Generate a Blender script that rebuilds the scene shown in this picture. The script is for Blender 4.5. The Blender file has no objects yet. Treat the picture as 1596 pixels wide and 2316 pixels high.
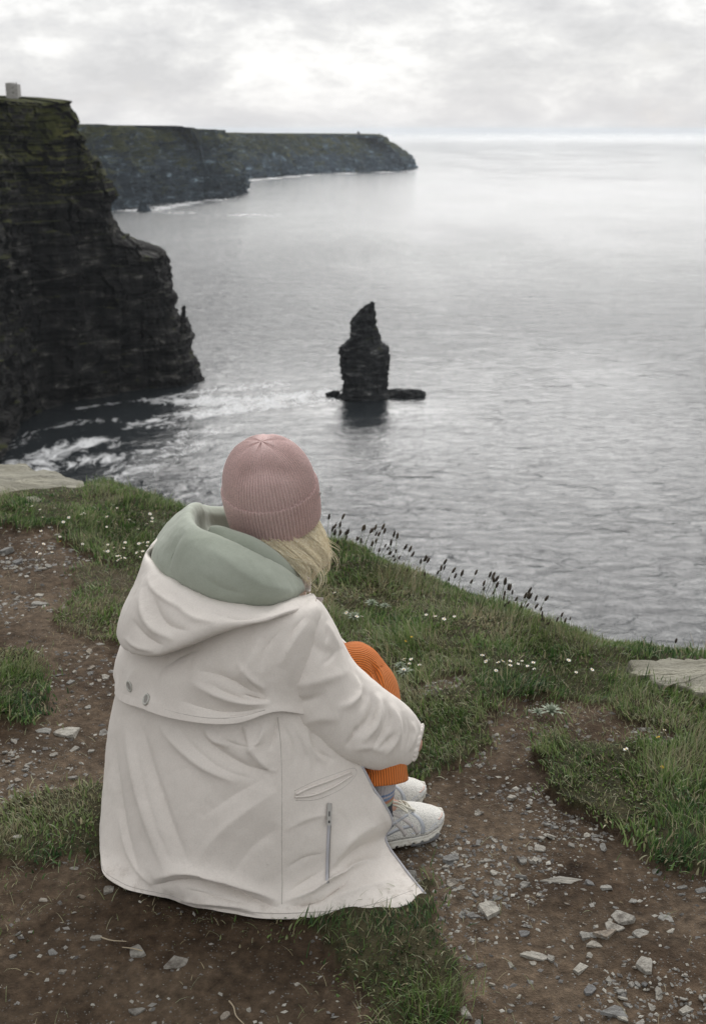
import bpy, bmesh, math, random
import numpy as np
from mathutils import Vector, Matrix

# ------------------------------------------------------------------ camera, sky, sun, exposure
scene = bpy.context.scene
COL = scene.collection
FPX, CX, CY = 2660.0, 798.0, 1158.0          # picture frame of 1596 x 2316 units used for measuring
CAM_H = 1.55                                  # metres above the ground the person sits on
PITCH = math.radians(18.03)
SINP, COSP = math.sin(PITCH), math.cos(PITCH)
SEA_Z = -158.5

cam_data = bpy.data.cameras.new('camera')
cam_data.sensor_fit = 'HORIZONTAL'
cam_data.sensor_width = 24.0
cam_data.lens = 40.0
cam_data.clip_start = 0.05
cam_data.clip_end = 200000.0
cam_data.dof.use_dof = True
cam_data.dof.focus_distance = 2.5
cam_data.dof.aperture_fstop = 8.0
cam = bpy.data.objects.new('camera', cam_data)
COL.objects.link(cam)
cam.location = (0.0, 0.0, CAM_H)
cam.rotation_euler = (math.radians(90) - PITCH, 0.0, 0.0)
scene.camera = cam

SUN_EL, SUN_AZ = 36.0, 10.0                   # degrees; azimuth clockwise from +Y (ahead, to the right)
world = bpy.data.worlds.new('World')
scene.world = world
world.use_nodes = True
wn, wl = world.node_tree.nodes, world.node_tree.links
wn.clear()
w_out = wn.new('ShaderNodeOutputWorld')
w_sky = wn.new('ShaderNodeTexSky')
w_sky.sky_type = 'NISHITA'
w_sky.sun_disc = False
w_sky.sun_elevation = math.radians(SUN_EL)
w_sky.sun_rotation = math.radians(SUN_AZ)
w_sky.altitude = 160
w_bg1 = wn.new('ShaderNodeBackground')
w_bg1.inputs['Strength'].default_value = 0.10
wl.new(w_sky.outputs[0], w_bg1.inputs['Color'])
# overcast deck: noise over the view direction, squeezed vertically so that clouds flatten towards the horizon
w_tc = wn.new('ShaderNodeTexCoord')


def w_noise(scale, detail, rough, mapscale, loc, dist=0.0):
    m = wn.new('ShaderNodeMapping')
    m.inputs['Scale'].default_value = mapscale
    m.inputs['Location'].default_value = loc
    wl.new(w_tc.outputs['Generated'], m.inputs['Vector'])
    n = wn.new('ShaderNodeTexNoise')
    n.inputs['Scale'].default_value = scale
    n.inputs['Detail'].default_value = detail
    n.inputs['Roughness'].default_value = rough
    n.inputs['Distortion'].default_value = dist
    wl.new(m.outputs[0], n.inputs['Vector'])
    return n


def w_ramp(src, stops):
    r = wn.new('ShaderNodeValToRGB')
    e = r.color_ramp.elements
    while len(e) < len(stops):
        e.new(0.5)
    for k, (p, c) in enumerate(stops):
        e[k].position = p
        e[k].color = (c[0], c[1], c[2], 1.0)
    wl.new(src, r.inputs['Fac'])
    return r


def w_math(op, a, b):
    m = wn.new('ShaderNodeMath')
    m.operation = op
    for k, v in enumerate((a, b)):
        if isinstance(v, (int, float)):
            m.inputs[k].default_value = v
        else:
            wl.new(v, m.inputs[k])
    return m.outputs[0]


w_n1 = w_noise(4.2, 10.0, 0.58, (1.0, 1.0, 2.6), (0.35, 0.0, 0.12), 0.15)     # big banks
w_n2 = w_noise(15.0, 12.0, 0.64, (1.0, 1.0, 2.4), (4.2, 1.7, 2.0), 0.15)      # puffs
w_mix = w_math('ADD', w_math('MULTIPLY', w_n1.outputs['Fac'], 0.50), w_math('MULTIPLY', w_n2.outputs['Fac'], 0.50))
w_col = w_ramp(w_mix, [(0.40, (0.455, 0.455, 0.462)), (0.465, (0.515, 0.514, 0.518)), (0.505, (0.56, 0.558, 0.556)), (0.545, (0.635, 0.632, 0.626)), (0.59, (0.70, 0.695, 0.685))])
w_sep = wn.new('ShaderNodeSeparateXYZ')
wl.new(w_tc.outputs['Generated'], w_sep.inputs[0])
w_band = w_ramp(w_math('ADD', w_sep.outputs['Z'], w_math('MULTIPLY', w_math('SUBTRACT', w_n2.outputs['Fac'], 0.5), 0.045)), [(0.004, (0.5, 0.5, 0.5)), (0.045, (0.0, 0.0, 0.0))])
w_hz = wn.new('ShaderNodeMix')
w_hz.data_type = 'RGBA'
wl.new(w_band.outputs['Color'], w_hz.inputs[0])
wl.new(w_col.outputs['Color'], w_hz.inputs[6])
w_hz.inputs[7].default_value = (0.47, 0.468, 0.485, 1.0)
w_bg2 = wn.new('ShaderNodeBackground')
w_bg2.inputs['Strength'].default_value = 0.93
wl.new(w_hz.outputs[2], w_bg2.inputs['Color'])
w_mask = w_ramp(w_n1.outputs['Fac'], [(0.18, (0.88, 0.88, 0.88)), (0.42, (0.985, 0.985, 0.985))])
w_ms = wn.new('ShaderNodeMixShader')
wl.new(w_mask.outputs['Color'], w_ms.inputs['Fac'])
wl.new(w_bg1.outputs[0], w_ms.inputs[1])
wl.new(w_bg2.outputs[0], w_ms.inputs[2])
wl.new(w_ms.outputs[0], w_out.inputs['Surface'])
world.cycles.sampling_method = 'MANUAL'
world.cycles.sample_map_resolution = 512

sun_data = bpy.data.lights.new('sun', 'SUN')
sun_data.energy = 1.85
sun_data.angle = math.radians(44)
sun_data.color = (1.0, 0.985, 0.965)
sun = bpy.data.objects.new('sun', sun_data)
COL.objects.link(sun)
_el, _az = math.radians(SUN_EL), math.radians(SUN_AZ)
_sd = Vector((math.sin(_az) * math.cos(_el), math.cos(_az) * math.cos(_el), math.sin(_el)))
sun.rotation_euler = _sd.to_track_quat('Z', 'Y').to_euler()
sun.location = (0, 0, 40)

vs = scene.view_settings
vs.view_transform = 'Standard'
vs.look = 'None'
vs.exposure = 0.70
vs.gamma = 1.0
vs.use_curve_mapping = False
scene.cycles.max_bounces = 6
scene.cycles.diffuse_bounces = 3
scene.cycles.glossy_bounces = 3
scene.cycles.transmission_bounces = 3
scene.cycles.volume_bounces = 1
scene.cycles.use_denoising = True
scene.cycles.use_adaptive_sampling = True

rng = np.random.default_rng(7)
random.seed(7)


# ------------------------------------------------------------------ measuring helpers
def ray(px, py):
    """camera ray through a point of the 1596 x 2316 frame, per metre of depth along the lens axis"""
    u, v = (px - CX) / FPX, (py - CY) / FPX
    return np.array([u, COSP - v * SINP, -(SINP + v * COSP)])


def Q(px, py, Y):
    """the point on that ray at world y = Y"""
    r = ray(px, py)
    d = Y / r[1]
    return np.array([r[0] * d, Y, CAM_H + r[2] * d])


def G(px, py, z=0.0):
    """the point on that ray at height z"""
    r = ray(px, py)
    d = (z - CAM_H) / r[2]
    return np.array([r[0] * d, r[1] * d, z])


def project(V):
    """world points (n,3) -> frame coordinates (n,2) and depth"""
    V = np.asarray(V, float)
    y, z = V[:, 1], V[:, 2] - CAM_H
    d = y * COSP - z * SINP
    up = y * SINP + z * COSP
    d = np.where(d < 1e-3, 1e-3, d)
    return np.stack([CX + FPX * V[:, 0] / d, CY - FPX * up / d], 1), d


# ------------------------------------------------------------------ numpy noise
def _hash(ix, iy, iz):
    h = (ix.astype(np.int64) * 374761393 + iy.astype(np.int64) * 668265263 + iz.astype(np.int64) * 2147483647) & 0xFFFFFFFF
    h = ((h ^ (h >> 13)) * 1274126177) & 0xFFFFFFFF
    h = ((h ^ (h >> 16)) * 2246822519) & 0xFFFFFFFF
    return ((h ^ (h >> 15)) & 0xFFFFFF) / float(0xFFFFFF) * 2.0 - 1.0


def vnoise(x, y, z=0.0):
    x, y, z = np.broadcast_arrays(np.asarray(x, float), np.asarray(y, float), np.asarray(z, float))
    x0, y0, z0 = np.floor(x), np.floor(y), np.floor(z)
    fx, fy, fz = x - x0, y - y0, z - z0
    fx, fy, fz = (f * f * f * (f * (f * 6 - 15) + 10) for f in (fx, fy, fz))
    out = 0.0
    for a in (0, 1):
        for b in (0, 1):
            for c in (0, 1):
                w = (fx if a else 1 - fx) * (fy if b else 1 - fy) * (fz if c else 1 - fz)
                out = out + w * _hash(x0 + a, y0 + b, z0 + c)
    return out


def fbm(x, y, z=0.0, octaves=4, gain=0.5, lac=2.03):
    s, a, n = 0.0, 1.0, 0.0
    for k in range(octaves):
        s = s + a * vnoise(x * lac ** k + 17.3 * k, y * lac ** k - 9.1 * k, np.asarray(z) * lac ** k + 5.7 * k)
        n += a
        a *= gain
    return s / n


def smooth(e0, e1, x):
    t = np.clip((x - e0) / (e1 - e0), 0, 1)
    return t * t * (3 - 2 * t)


# ------------------------------------------------------------------ mesh helpers
def make_mesh(name, V, F, mats=(), smooth_shade=True, uv=None, attrs=None, fmat=None):
    """V (n,3); F a list of lists, or an (m,k) int array"""
    me = bpy.data.meshes.new(name)
    V = np.asarray(V, dtype=np.float32)
    if isinstance(F, np.ndarray):
        m, k = F.shape
        me.vertices.add(len(V))
        me.vertices.foreach_set('co', V.ravel())
        me.loops.add(m * k)
        me.loops.foreach_set('vertex_index', F.astype(np.int32).ravel())
        me.polygons.add(m)
        me.polygons.foreach_set('loop_start', np.arange(0, m * k, k, dtype=np.int32))
        me.polygons.foreach_set('loop_total', np.full(m, k, dtype=np.int32))
        me.update(calc_edges=True)
    else:
        me.from_pydata(V.tolist(), [], F)
        me.update()
    for mt in mats:
        me.materials.append(mt)
    n = len(me.polygons)
    me.polygons.foreach_set('use_smooth', np.full(n, bool(smooth_shade)))
    if fmat is not None:
        me.polygons.foreach_set('material_index', np.asarray(fmat, dtype=np.int32))
    if uv is not None:
        li = np.empty(len(me.loops), dtype=np.int32)
        me.loops.foreach_get('vertex_index', li)
        lay = me.uv_layers.new(name='UVMap')
        lay.data.foreach_set('uv', np.asarray(uv, dtype=np.float32)[li].ravel())
    for key, val in (attrs or {}).items():
        a = me.attributes.new(key, 'FLOAT', 'POINT')
        a.data.foreach_set('value', np.asarray(val, dtype=np.float32))
    me.validate()
    return me


def obj(name, me, parent=None, loc=None, **props):
    o = bpy.data.objects.new(name, me)
    COL.objects.link(o)
    if parent is not None:
        o.parent = parent
    if loc is not None:
        o.location = loc
    for k, v in props.items():
        o[k] = v
    return o


def grid_faces(nr, nc, wrap=False):
    r = np.arange(nr - 1)[:, None]
    c = np.arange(nc if wrap else nc - 1)[None, :]
    c2 = (c + 1) % nc
    return np.stack([(r * nc + c), (r * nc + c2), ((r + 1) * nc + c2), ((r + 1) * nc + c)], -1).reshape(-1, 4)


def spline(P, n, closed=False):
    """Catmull-Rom through the rows of P along axis 0, n samples (uniform in parameter)"""
    P = np.asarray(P, float)
    m = len(P)
    t = np.linspace(0, m if closed else m - 1, n, endpoint=not closed)
    i = np.floor(t).astype(int)
    if not closed:
        i = np.minimum(i, m - 2)
    f = (t - i).reshape((-1,) + (1,) * (P.ndim - 1))

    def at(k):
        if closed:
            return P[k % m]
        lo, hi = k < 0, k > m - 1
        out = P[np.clip(k, 0, m - 1)].copy()
        out[lo] = 2 * P[0] - P[1]
        out[hi] = 2 * P[-1] - P[-2]
        return out
    p0, p1, p2, p3 = at(i - 1), at(i), at(i + 1), at(i + 2)
    return 0.5 * ((2 * p1) + (-p0 + p2) * f + (2 * p0 - 5 * p1 + 4 * p2 - p3) * f ** 2 + (-p0 + 3 * p1 - 3 * p2 + p3) * f ** 3)


def surf(ctrl, nr, nc, closed=False):
    """bicubic surface through a control grid (rows, cols, 3) -> (nr, nc, 3)"""
    a = spline(np.asarray(ctrl, float), nr)
    return spline(a.transpose(1, 0, 2), nc, closed).transpose(1, 0, 2)


def grid_normals(S, wrap=False):
    if wrap:
        du = np.roll(S, -1, 1) - np.roll(S, 1, 1)
    else:
        du = np.gradient(S, axis=1)
    dv = np.gradient(S, axis=0)
    n = np.cross(du, dv)
    return n / np.maximum(np.linalg.norm(n, axis=-1, keepdims=True), 1e-9)


def frames(path):
    """parallel-transport frames along a polyline"""
    path = np.asarray(path, float)
    T = np.gradient(path, axis=0)
    T /= np.maximum(np.linalg.norm(T, axis=1, keepdims=True), 1e-9)
    ref = np.array([0, 0, 1.0]) if abs(T[0][2]) < 0.9 else np.array([1.0, 0, 0])
    N = np.zeros_like(path)
    n = ref - T[0] * ref.dot(T[0])
    N[0] = n / np.linalg.norm(n)
    for k in range(1, len(path)):
        n = N[k - 1] - T[k] * N[k - 1].dot(T[k])
        N[k] = n / max(np.linalg.norm(n), 1e-9)
    return T, N, np.cross(T, N)


def tube(path, radii, nseg=12, caps=True):
    path = np.asarray(path, float)
    radii = np.broadcast_to(np.asarray(radii, float), (len(path),))
    T, N, B = frames(path)
    a = np.linspace(0, 2 * np.pi, nseg, endpoint=False)
    V = path[:, None] + radii[:, None, None] * (np.cos(a)[None, :, None] * N[:, None] + np.sin(a)[None, :, None] * B[:, None])
    n = len(path)
    F = grid_faces(n, nseg, True)
    V = V.reshape(-1, 3)
    F = [list(f) for f in F]
    if caps:
        F.append(list(range(nseg))[::-1])
        F.append(list(range((n - 1) * nseg, n * nseg)))
    return V, F


def merge(parts):
    """[(V, F)] -> one V, F (list faces)"""
    Vs, Fs, o = [], [], 0
    for V, F in parts:
        Vs.append(np.asarray(V, float))
        Fs += [[int(i) + o for i in f] for f in F]
        o += len(V)
    return np.concatenate(Vs), Fs


# ------------------------------------------------------------------ material helper
class Mat:
    def __init__(self, name):
        self.m = bpy.data.materials.new(name)
        self.m.use_nodes = True
        self.nt = self.m.node_tree
        self.N, self.L = self.nt.nodes, self.nt.links
        self.bsdf = self.N['Principled BSDF']
        self.out = self.N['Material Output']

    def set(self, **kw):
        for k, v in kw.items():
            self.put(self.bsdf.inputs[k.replace('_', ' ')], v)
        return self

    def put(self, sock, v):
        if hasattr(v, 'is_output') or hasattr(v, 'links') and not isinstance(v, (int, float, tuple)):
            self.L.new(v, sock)
        else:
            if isinstance(v, tuple) and len(v) == 3 and sock.type == 'RGBA':
                v = v + (1.0,)
            sock.default_value = v

    def coord(self, kind='Object', scale=(1, 1, 1), loc=(0, 0, 0), rot=(0, 0, 0)):
        if kind == 'Position':
            s = self.N.new('ShaderNodeNewGeometry').outputs['Position']
        else:
            s = self.N.new('ShaderNodeTexCoord').outputs[kind]
        m = self.N.new('ShaderNodeMapping')
        m.inputs['Scale'].default_value = scale
        m.inputs['Location'].default_value = loc
        m.inputs['Rotation'].default_value = rot
        self.L.new(s, m.inputs['Vector'])
        return m.outputs[0]

    def noise(self, vec, scale, detail=4, rough=0.55, dist=0.0):
        n = self.N.new('ShaderNodeTexNoise')
        self.L.new(vec, n.inputs['Vector'])
        n.inputs['Scale'].default_value = scale
        n.inputs['Detail'].default_value = detail
        n.inputs['Roughness'].default_value = rough
        n.inputs['Distortion'].default_value = dist
        return n.outputs['Fac']

    def voronoi(self, vec, scale, out='Distance', feature='F1'):
        n = self.N.new('ShaderNodeTexVoronoi')
        n.feature = feature
        self.L.new(vec, n.inputs['Vector'])
        n.inputs['Scale'].default_value = scale
        return n.outputs[out]

    def wave(self, vec, scale, dist=0.0, detail=0.0, direction='X', profile='SIN', dscale=1.0):
        n = self.N.new('ShaderNodeTexWave')
        n.bands_direction = direction
        n.wave_profile = profile
        self.L.new(vec, n.inputs['Vector'])
        n.inputs['Scale'].default_value = scale
        n.inputs['Distortion'].default_value = dist
        n.inputs['Detail'].default_value = detail
        n.inputs['Detail Scale'].default_value = dscale
        return n.outputs['Fac']

    def ramp(self, fac, stops, interp='LINEAR'):
        r = self.N.new('ShaderNodeValToRGB')
        r.color_ramp.interpolation = interp
        e = r.color_ramp.elements
        while len(e) < len(stops):
            e.new(0.5)
        for k, (p, c) in enumerate(stops):
            e[k].position = p
            if isinstance(c, (int, float)):
                c = (c, c, c)
            e[k].color = (c[0], c[1], c[2], 1)
        self.L.new(fac, r.inputs['Fac'])
        return r.outputs['Color']

    def mix(self, fac, a, b, mode='MIX'):
        n = self.N.new('ShaderNodeMix')
        n.data_type = 'RGBA'
        n.blend_type = mode
        self.put(n.inputs[0], fac)
        self.put(n.inputs[6], a)
        self.put(n.inputs[7], b)
        return n.outputs[2]

    def math(self, op, a, b=0.0, clamp=False):
        n = self.N.new('ShaderNodeMath')
        n.operation = op
        n.use_clamp = clamp
        self.put(n.inputs[0], a)
        self.put(n.inputs[1], b)
        return n.outputs[0]

    def attr(self, name):
        n = self.N.new('ShaderNodeAttribute')
        n.attribute_name = name
        return n.outputs['Fac']

    def objrand(self):
        return self.N.new('ShaderNodeObjectInfo').outputs['Random']

    def normal_z(self):
        g = self.N.new('ShaderNodeNewGeometry')
        s = self.N.new('ShaderNodeSeparateXYZ')
        self.L.new(g.outputs['Normal'], s.inputs[0])
        return s.outputs['Z']

    def pos_sep(self, axis):
        g = self.N.new('ShaderNodeNewGeometry')
        s = self.N.new('ShaderNodeSeparateXYZ')
        self.L.new(g.outputs['Position'], s.inputs[0])
        return s.outputs[axis]

    def bump(self, height, strength=0.5, distance=0.01, normal=None):
        n = self.N.new('ShaderNodeBump')
        n.inputs['Strength'].default_value = strength
        n.inputs['Distance'].default_value = distance
        self.L.new(height, n.inputs['Height'])
        if normal is not None:
            self.L.new(normal, n.inputs['Normal'])
        self.L.new(n.outputs[0], self.bsdf.inputs['Normal'])
        return n.outputs[0]


# ------------------------------------------------------------------ sea
def build_sea():
    m = Mat('sea_water')
    big = m.noise(m.coord('Position', (0.0035, 0.0016, 1)), 1.0, 4, 0.55)       # wind lanes
    fine_amt = m.ramp(big, [(0.35, 0.55), (0.62, 1.0)])
    sw = m.noise(m.coord('Position', (0.11, 0.19, 1), rot=(0, 0, 0.25)), 1.0, 5, 0.62, 0.6)
    sw2 = m.noise(m.coord('Position', (0.34, 0.62, 1), rot=(0, 0, -0.3)), 1.0, 4, 0.6, 0.4)
    sw3 = m.noise(m.coord('Position', (0.012, 0.030, 1), rot=(0, 0, 0.15)), 1.0, 3, 0.5, 0.3)
    h = m.math('ADD', m.math('ADD', m.math('MULTIPLY', sw, 1.0), m.math('MULTIPLY', sw2, 0.30)), m.math('MULTIPLY', sw3, 2.2))
    h = m.math('MULTIPLY', h, fine_amt)
    h = m.math('MULTIPLY', h, m.math('SUBTRACT', 1.0, m.math('MULTIPLY', m.attr('calm'), 0.80)))
    m.bump(h, 1.0, 2.9)
    # foam: a per-vertex shore amount broken up by noise
    fo = m.attr('foam')
    fn = m.noise(m.coord('Position', (0.085, 0.04, 1), rot=(0, 0, 0.25)), 1.0, 9, 0.70, 1.6)
    fm = m.math('ADD', m.math('MULTIPLY', fn, 1.15), m.math('MULTIPLY', fo, 0.34))
    fmask = m.ramp(fm, [(0.76, 0.0), (0.98, 1.0)])
    fmask = m.math('MULTIPLY', fmask, m.ramp(fo, [(0.02, 0.0), (0.25, 1.0)]))
    col = m.mix(fmask, (0.022, 0.026, 0.029), (0.62, 0.63, 0.64))
    rgh = m.mix(m.attr('calm'), (0.20,) * 3, (0.08,) * 3)
    m.set(Base_Color=col, IOR=1.333, Roughness=m.mix(fmask, rgh, (0.85,) * 3))
    m.bsdf.inputs['Specular IOR Level'].default_value = 0.5
    # polar sheet centred under the camera
    nr, nc = 420, 720
    rad = np.concatenate([np.linspace(0, 250, 12), np.geomspace(262, 1600, 300), np.geomspace(1650, 60000, 108)])
    ang = np.concatenate([np.radians(np.linspace(-24, 24, 560)), np.radians(np.linspace(25, 335, 160))])
    R, A = np.meshgrid(rad, ang, indexing='ij')
    X, Y = R * np.sin(A), R * np.cos(A)
    Z = np.full_like(X, SEA_Z)
    fade = smooth(2600, 300, R) * (R > 1)
    Z = Z + fade * (0.55 * fbm(X / 26, Y / 11, 3.0, 3) + 0.22 * fbm(X / 7, Y / 4, 8.0, 2))
    foam = np.zeros_like(X)
    for (pl, w, amp) in FOAM_LINES:
        pl = np.array([G(a, b, SEA_Z)[:2] for a, b in pl])
        dmin = np.full(X.shape, 1e9)
        for k in range(len(pl) - 1):
            a, b = pl[k], pl[k + 1]
            ab = b - a
            t = np.clip(((X - a[0]) * ab[0] + (Y - a[1]) * ab[1]) / ab.dot(ab), 0, 1)
            dmin = np.minimum(dmin, np.hypot(X - a[0] - t * ab[0], Y - a[1] - t * ab[1]))
        foam = np.maximum(foam, amp * np.exp(-(dmin / w) ** 2))
    calm = np.zeros_like(X)
    for (ax, ay), rr_, am in (((200, 960), 230.0, 1.0), ((825, 935), 75.0, 1.0), ((825, 1000), 90.0, 0.7), ((330, 1000), 200.0, 0.6)):
        c = G(ax, ay, SEA_Z)
        calm = np.maximum(calm, am * np.exp(-((X - c[0]) ** 2 + (Y - c[1]) ** 2) / rr_ ** 2))
    calm = np.maximum(calm, 0.66 * smooth(900, 4500, R) * (1 - smooth(11000, 24000, R)))
    V = np.stack([X, Y, Z], -1).reshape(-1, 3)
    me = make_mesh('sea', V, grid_faces(len(rad), len(ang), True), [m.m], True, attrs={'foam': foam.ravel(), 'calm': calm.ravel()})
    obj('sea', me, kind='structure', label='grey wind-rippled ocean stretching to the horizon')


FOAM_LINES = [
    ([(0, 1075), (60, 1045), (120, 1030), (180, 1005), (215, 1000)], 15, 1.0),
    ([(100, 1060), (170, 1050), (240, 1035)], 12, 0.9),
    ([(30, 1010), (90, 972), (170, 955), (260, 950)], 8, 0.65),
    ([(170, 925), (250, 912), (330, 903), (420, 890), (455, 884)], 4, 0.9),
    ([(330, 960), (420, 942), (520, 925), (620, 912), (720, 900)], 16, 0.85),
    ([(380, 905), (470, 905), (560, 905), (640, 900), (740, 890)], 16, 1.0),
    ([(440, 884), (540, 880), (620, 868)], 10, 0.7),
    ([(250, 1090), (340, 1040), (430, 985)], 16, 0.62),
    ([(735, 894), (780, 903), (880, 903), (965, 896)], 5, 0.5),
    ([(265, 478), (345, 474), (440, 457), (525, 448)], 34, 1.0),
    ([(527, 411), (600, 404), (700, 395), (933, 386)], 40, 0.9),
    ([(345, 476), (420, 482), (540, 485), (640, 483)], 40, 0.62),
]


# ------------------------------------------------------------------ cliffs
def rock_material(name, veg_amt, veg_lo, veg_hi, scale=1.0, tone=1.0, cool=0.0):
    m = Mat(name)
    pz = m.coord('Position', (0.055 * scale, 0.055 * scale, 0.22 * scale))
    strata = m.noise(pz, 1.0, 7, 0.66, 0.5)
    blot = m.noise(m.coord('Position', (0.05 * scale,) * 3), 1.0, 5, 0.6)
    streak = m.noise(m.coord('Position', (0.22 * scale, 0.22 * scale, 0.018 * scale)), 1.0, 4, 0.6)
    col = m.ramp(strata, [(0.34, (0.010, 0.0098, 0.0098)), (0.52, (0.022, 0.0215, 0.021)), (0.60, (0.044, 0.0425, 0.040)), (0.70, (0.150, 0.145, 0.132))])
    col = m.mix(m.ramp(streak, [(0.40, 0.0), (0.62, 0.75)]), col, (0.010, 0.010, 0.010))
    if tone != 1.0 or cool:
        col = m.mix(1.0, col, (tone * (1 - 0.25 * cool), tone, tone * (1 + 0.25 * cool)), 'MULTIPLY')  # on the far headlands this tint also carries painted haze
    # turf on ledges and slopes; patchy
    nz = m.normal_z()
    z = m.pos_sep('Z')
    zf = m.N.new('ShaderNodeMapRange')
    m.L.new(z, zf.inputs['Value'])
    zf.inputs['From Min'].default_value = veg_lo
    zf.inputs['From Max'].default_value = veg_hi
    v = m.math('ADD', m.math('MULTIPLY', nz, 1.15), m.math('MULTIPLY', m.math('SUBTRACT', blot, 0.5), 2.1))
    v = m.math('ADD', v, m.math('MULTIPLY', zf.outputs[0], 1.12))
    v = m.math('ADD', v, veg_amt)
    vm = m.ramp(v, [(0.62, 0.0), (0.86, 1.0)])
    green = m.ramp(m.noise(m.coord('Position', (0.09 * scale,) * 3), 1.0, 5, 0.65), [(0.3, (0.017, 0.020, 0.008)), (0.55, (0.050, 0.054, 0.019)), (0.72, (0.12, 0.116, 0.042))])
    col = m.mix(vm, col, green)
    m.set(Base_Color=col, Roughness=0.95)
    m.bsdf.inputs['Specular IOR Level'].default_value = 0.08
    m.bump(m.math('ADD', m.math('MULTIPLY', strata, 1.0), blot), 0.9, 1.6 / scale)
    return m.m


def blocky(u, z, bw, bh, seed):
    """masonry-like random offsets: broken blocks between bedding planes and joints"""
    zz = z / bh + 0.55 * vnoise(u / (bw * 5), z / (bh * 4), seed)
    r = np.floor(zz)
    uu = u / (bw * (0.7 + 0.6 * (0.5 + 0.5 * _hash(r, r * 0 + 11, r * 0 + seed)))) + 13 * _hash(r, r * 0, r * 0 + seed) + 0.25 * vnoise(z / bh, u / bw, seed)
    return _hash(np.floor(uu), r, np.full_like(r, seed + 1))


def build_cliff(name, cols, nr, nc, mat, amp, label, step=4.0, inland=(-1, 0.15), seed=0.0):
    """cols: list of bottom-to-top profiles (world points) ordered along the shore; makes a layered rock wall with a plateau behind"""
    prof = []
    for c in cols:
        c = np.asarray(c, float)
        seg = np.r_[0, np.cumsum(np.linalg.norm(np.diff(c, axis=0), axis=1))]
        t = np.linspace(0, seg[-1], 28)
        prof.append(np.stack([np.interp(t, seg, c[:, k]) for k in range(3)], 1))
    ctrl = np.stack(prof, 1)
    S = surf(ctrl, nr, nc)
    n = grid_normals(S)
    # outward = away from the land
    inl = np.array([inland[0], inland[1], 0.0])
    flip = np.sign(-(n @ inl)[..., None])
    n = n * np.where(flip == 0, 1, flip)
    nh = n * np.array([1, 1, 0.35])
    X, Y, Z = S[..., 0], S[..., 1], S[..., 2]
    u = X * 0.8 + Y * 0.6
    ledge_i = Z / step + 0.5 * fbm(X / 60, Y / 60, seed, 2)
    li = np.floor(ledge_i)
    fr = ledge_i - li
    ledge = _hash(li, np.floor(u / 55 + 3 * np.sin(li)), li * 0 + seed) * 0.8 + vnoise(li * 1.7, u / 22, seed) * 0.9
    gully = fbm(u / 38, Z / 210, seed + 4, 4)
    gully = -np.abs(gully) * 3.2 + 0.8
    gully = gully + 0.8 * np.abs(fbm(u / 14, Z / 120, seed + 7, 3))
    blocks = fbm(X / 9, Y / 9, Z / 7 + seed, 4)
    coarse = fbm(X / 75, Y / 75, Z / 90 + seed, 3)
    facet = vnoise(np.floor(u / 17 + 0.8 * vnoise(Z / 30, u / 40, seed)), np.floor(Z / 26 + 0.7 * vnoise(u / 30, Z / 60, seed + 2)), seed)
    gully = gully * (1.0 if amp < 2.5 else 1.7)
    d = amp * (1.0 * ledge * smooth(1.0, 0.75, fr) + 3.4 * gully + 1.5 * blocks + 2.4 * coarse + 1.3 * facet + 1.5 * blocky(u, Z, 26 * amp / 1.55, 13 * amp / 1.55, int(seed) + 2) + 1.0 * blocky(u, Z, 10 * amp / 1.55, 5.5 * amp / 1.55, int(seed) + 5))
    d = d - np.percentile(d, 96 if amp < 2.5 else (97 if amp < 3.6 else 72))
    edge = smooth(0, 0.03, np.linspace(0, 1, nr))[:, None]
    S = S + nh * (d * (0.35 + 0.65 * edge))[..., None]
    # uneven skyline
    S[..., 2] += (smooth(0.7, 1.0, np.linspace(0, 1, nr))[:, None]) * (1.2 if amp < 2.5 else 5.0) * fbm(u / (22 if amp < 2.5 else 120), 0 * u, seed, 4)
    # plateau rows leading inland
    rows = [S]
    top = S[-1]
    for k, (dist, up) in enumerate([(6, 1.5), (20, 3.5), (60, 6), (200, 9), (600, 10)]):
        r = top + inl * dist + np.array([0, 0, up]) * (0.6 if amp < 2.5 else 0.3)
        r[:, 2] += 0.6 * vnoise(r[:, 0] / 9, r[:, 1] / 9, seed)
        rows.append(r[None])
    S = np.concatenate(rows, 0)
    me = make_mesh(name, S.reshape(-1, 3), grid_faces(S.shape[0], nc), [mat], False)
    return obj(name, me, kind='structure', label=label)


def at_sea(px, py):
    return G(px, py, SEA_Z - 3.0)


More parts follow.
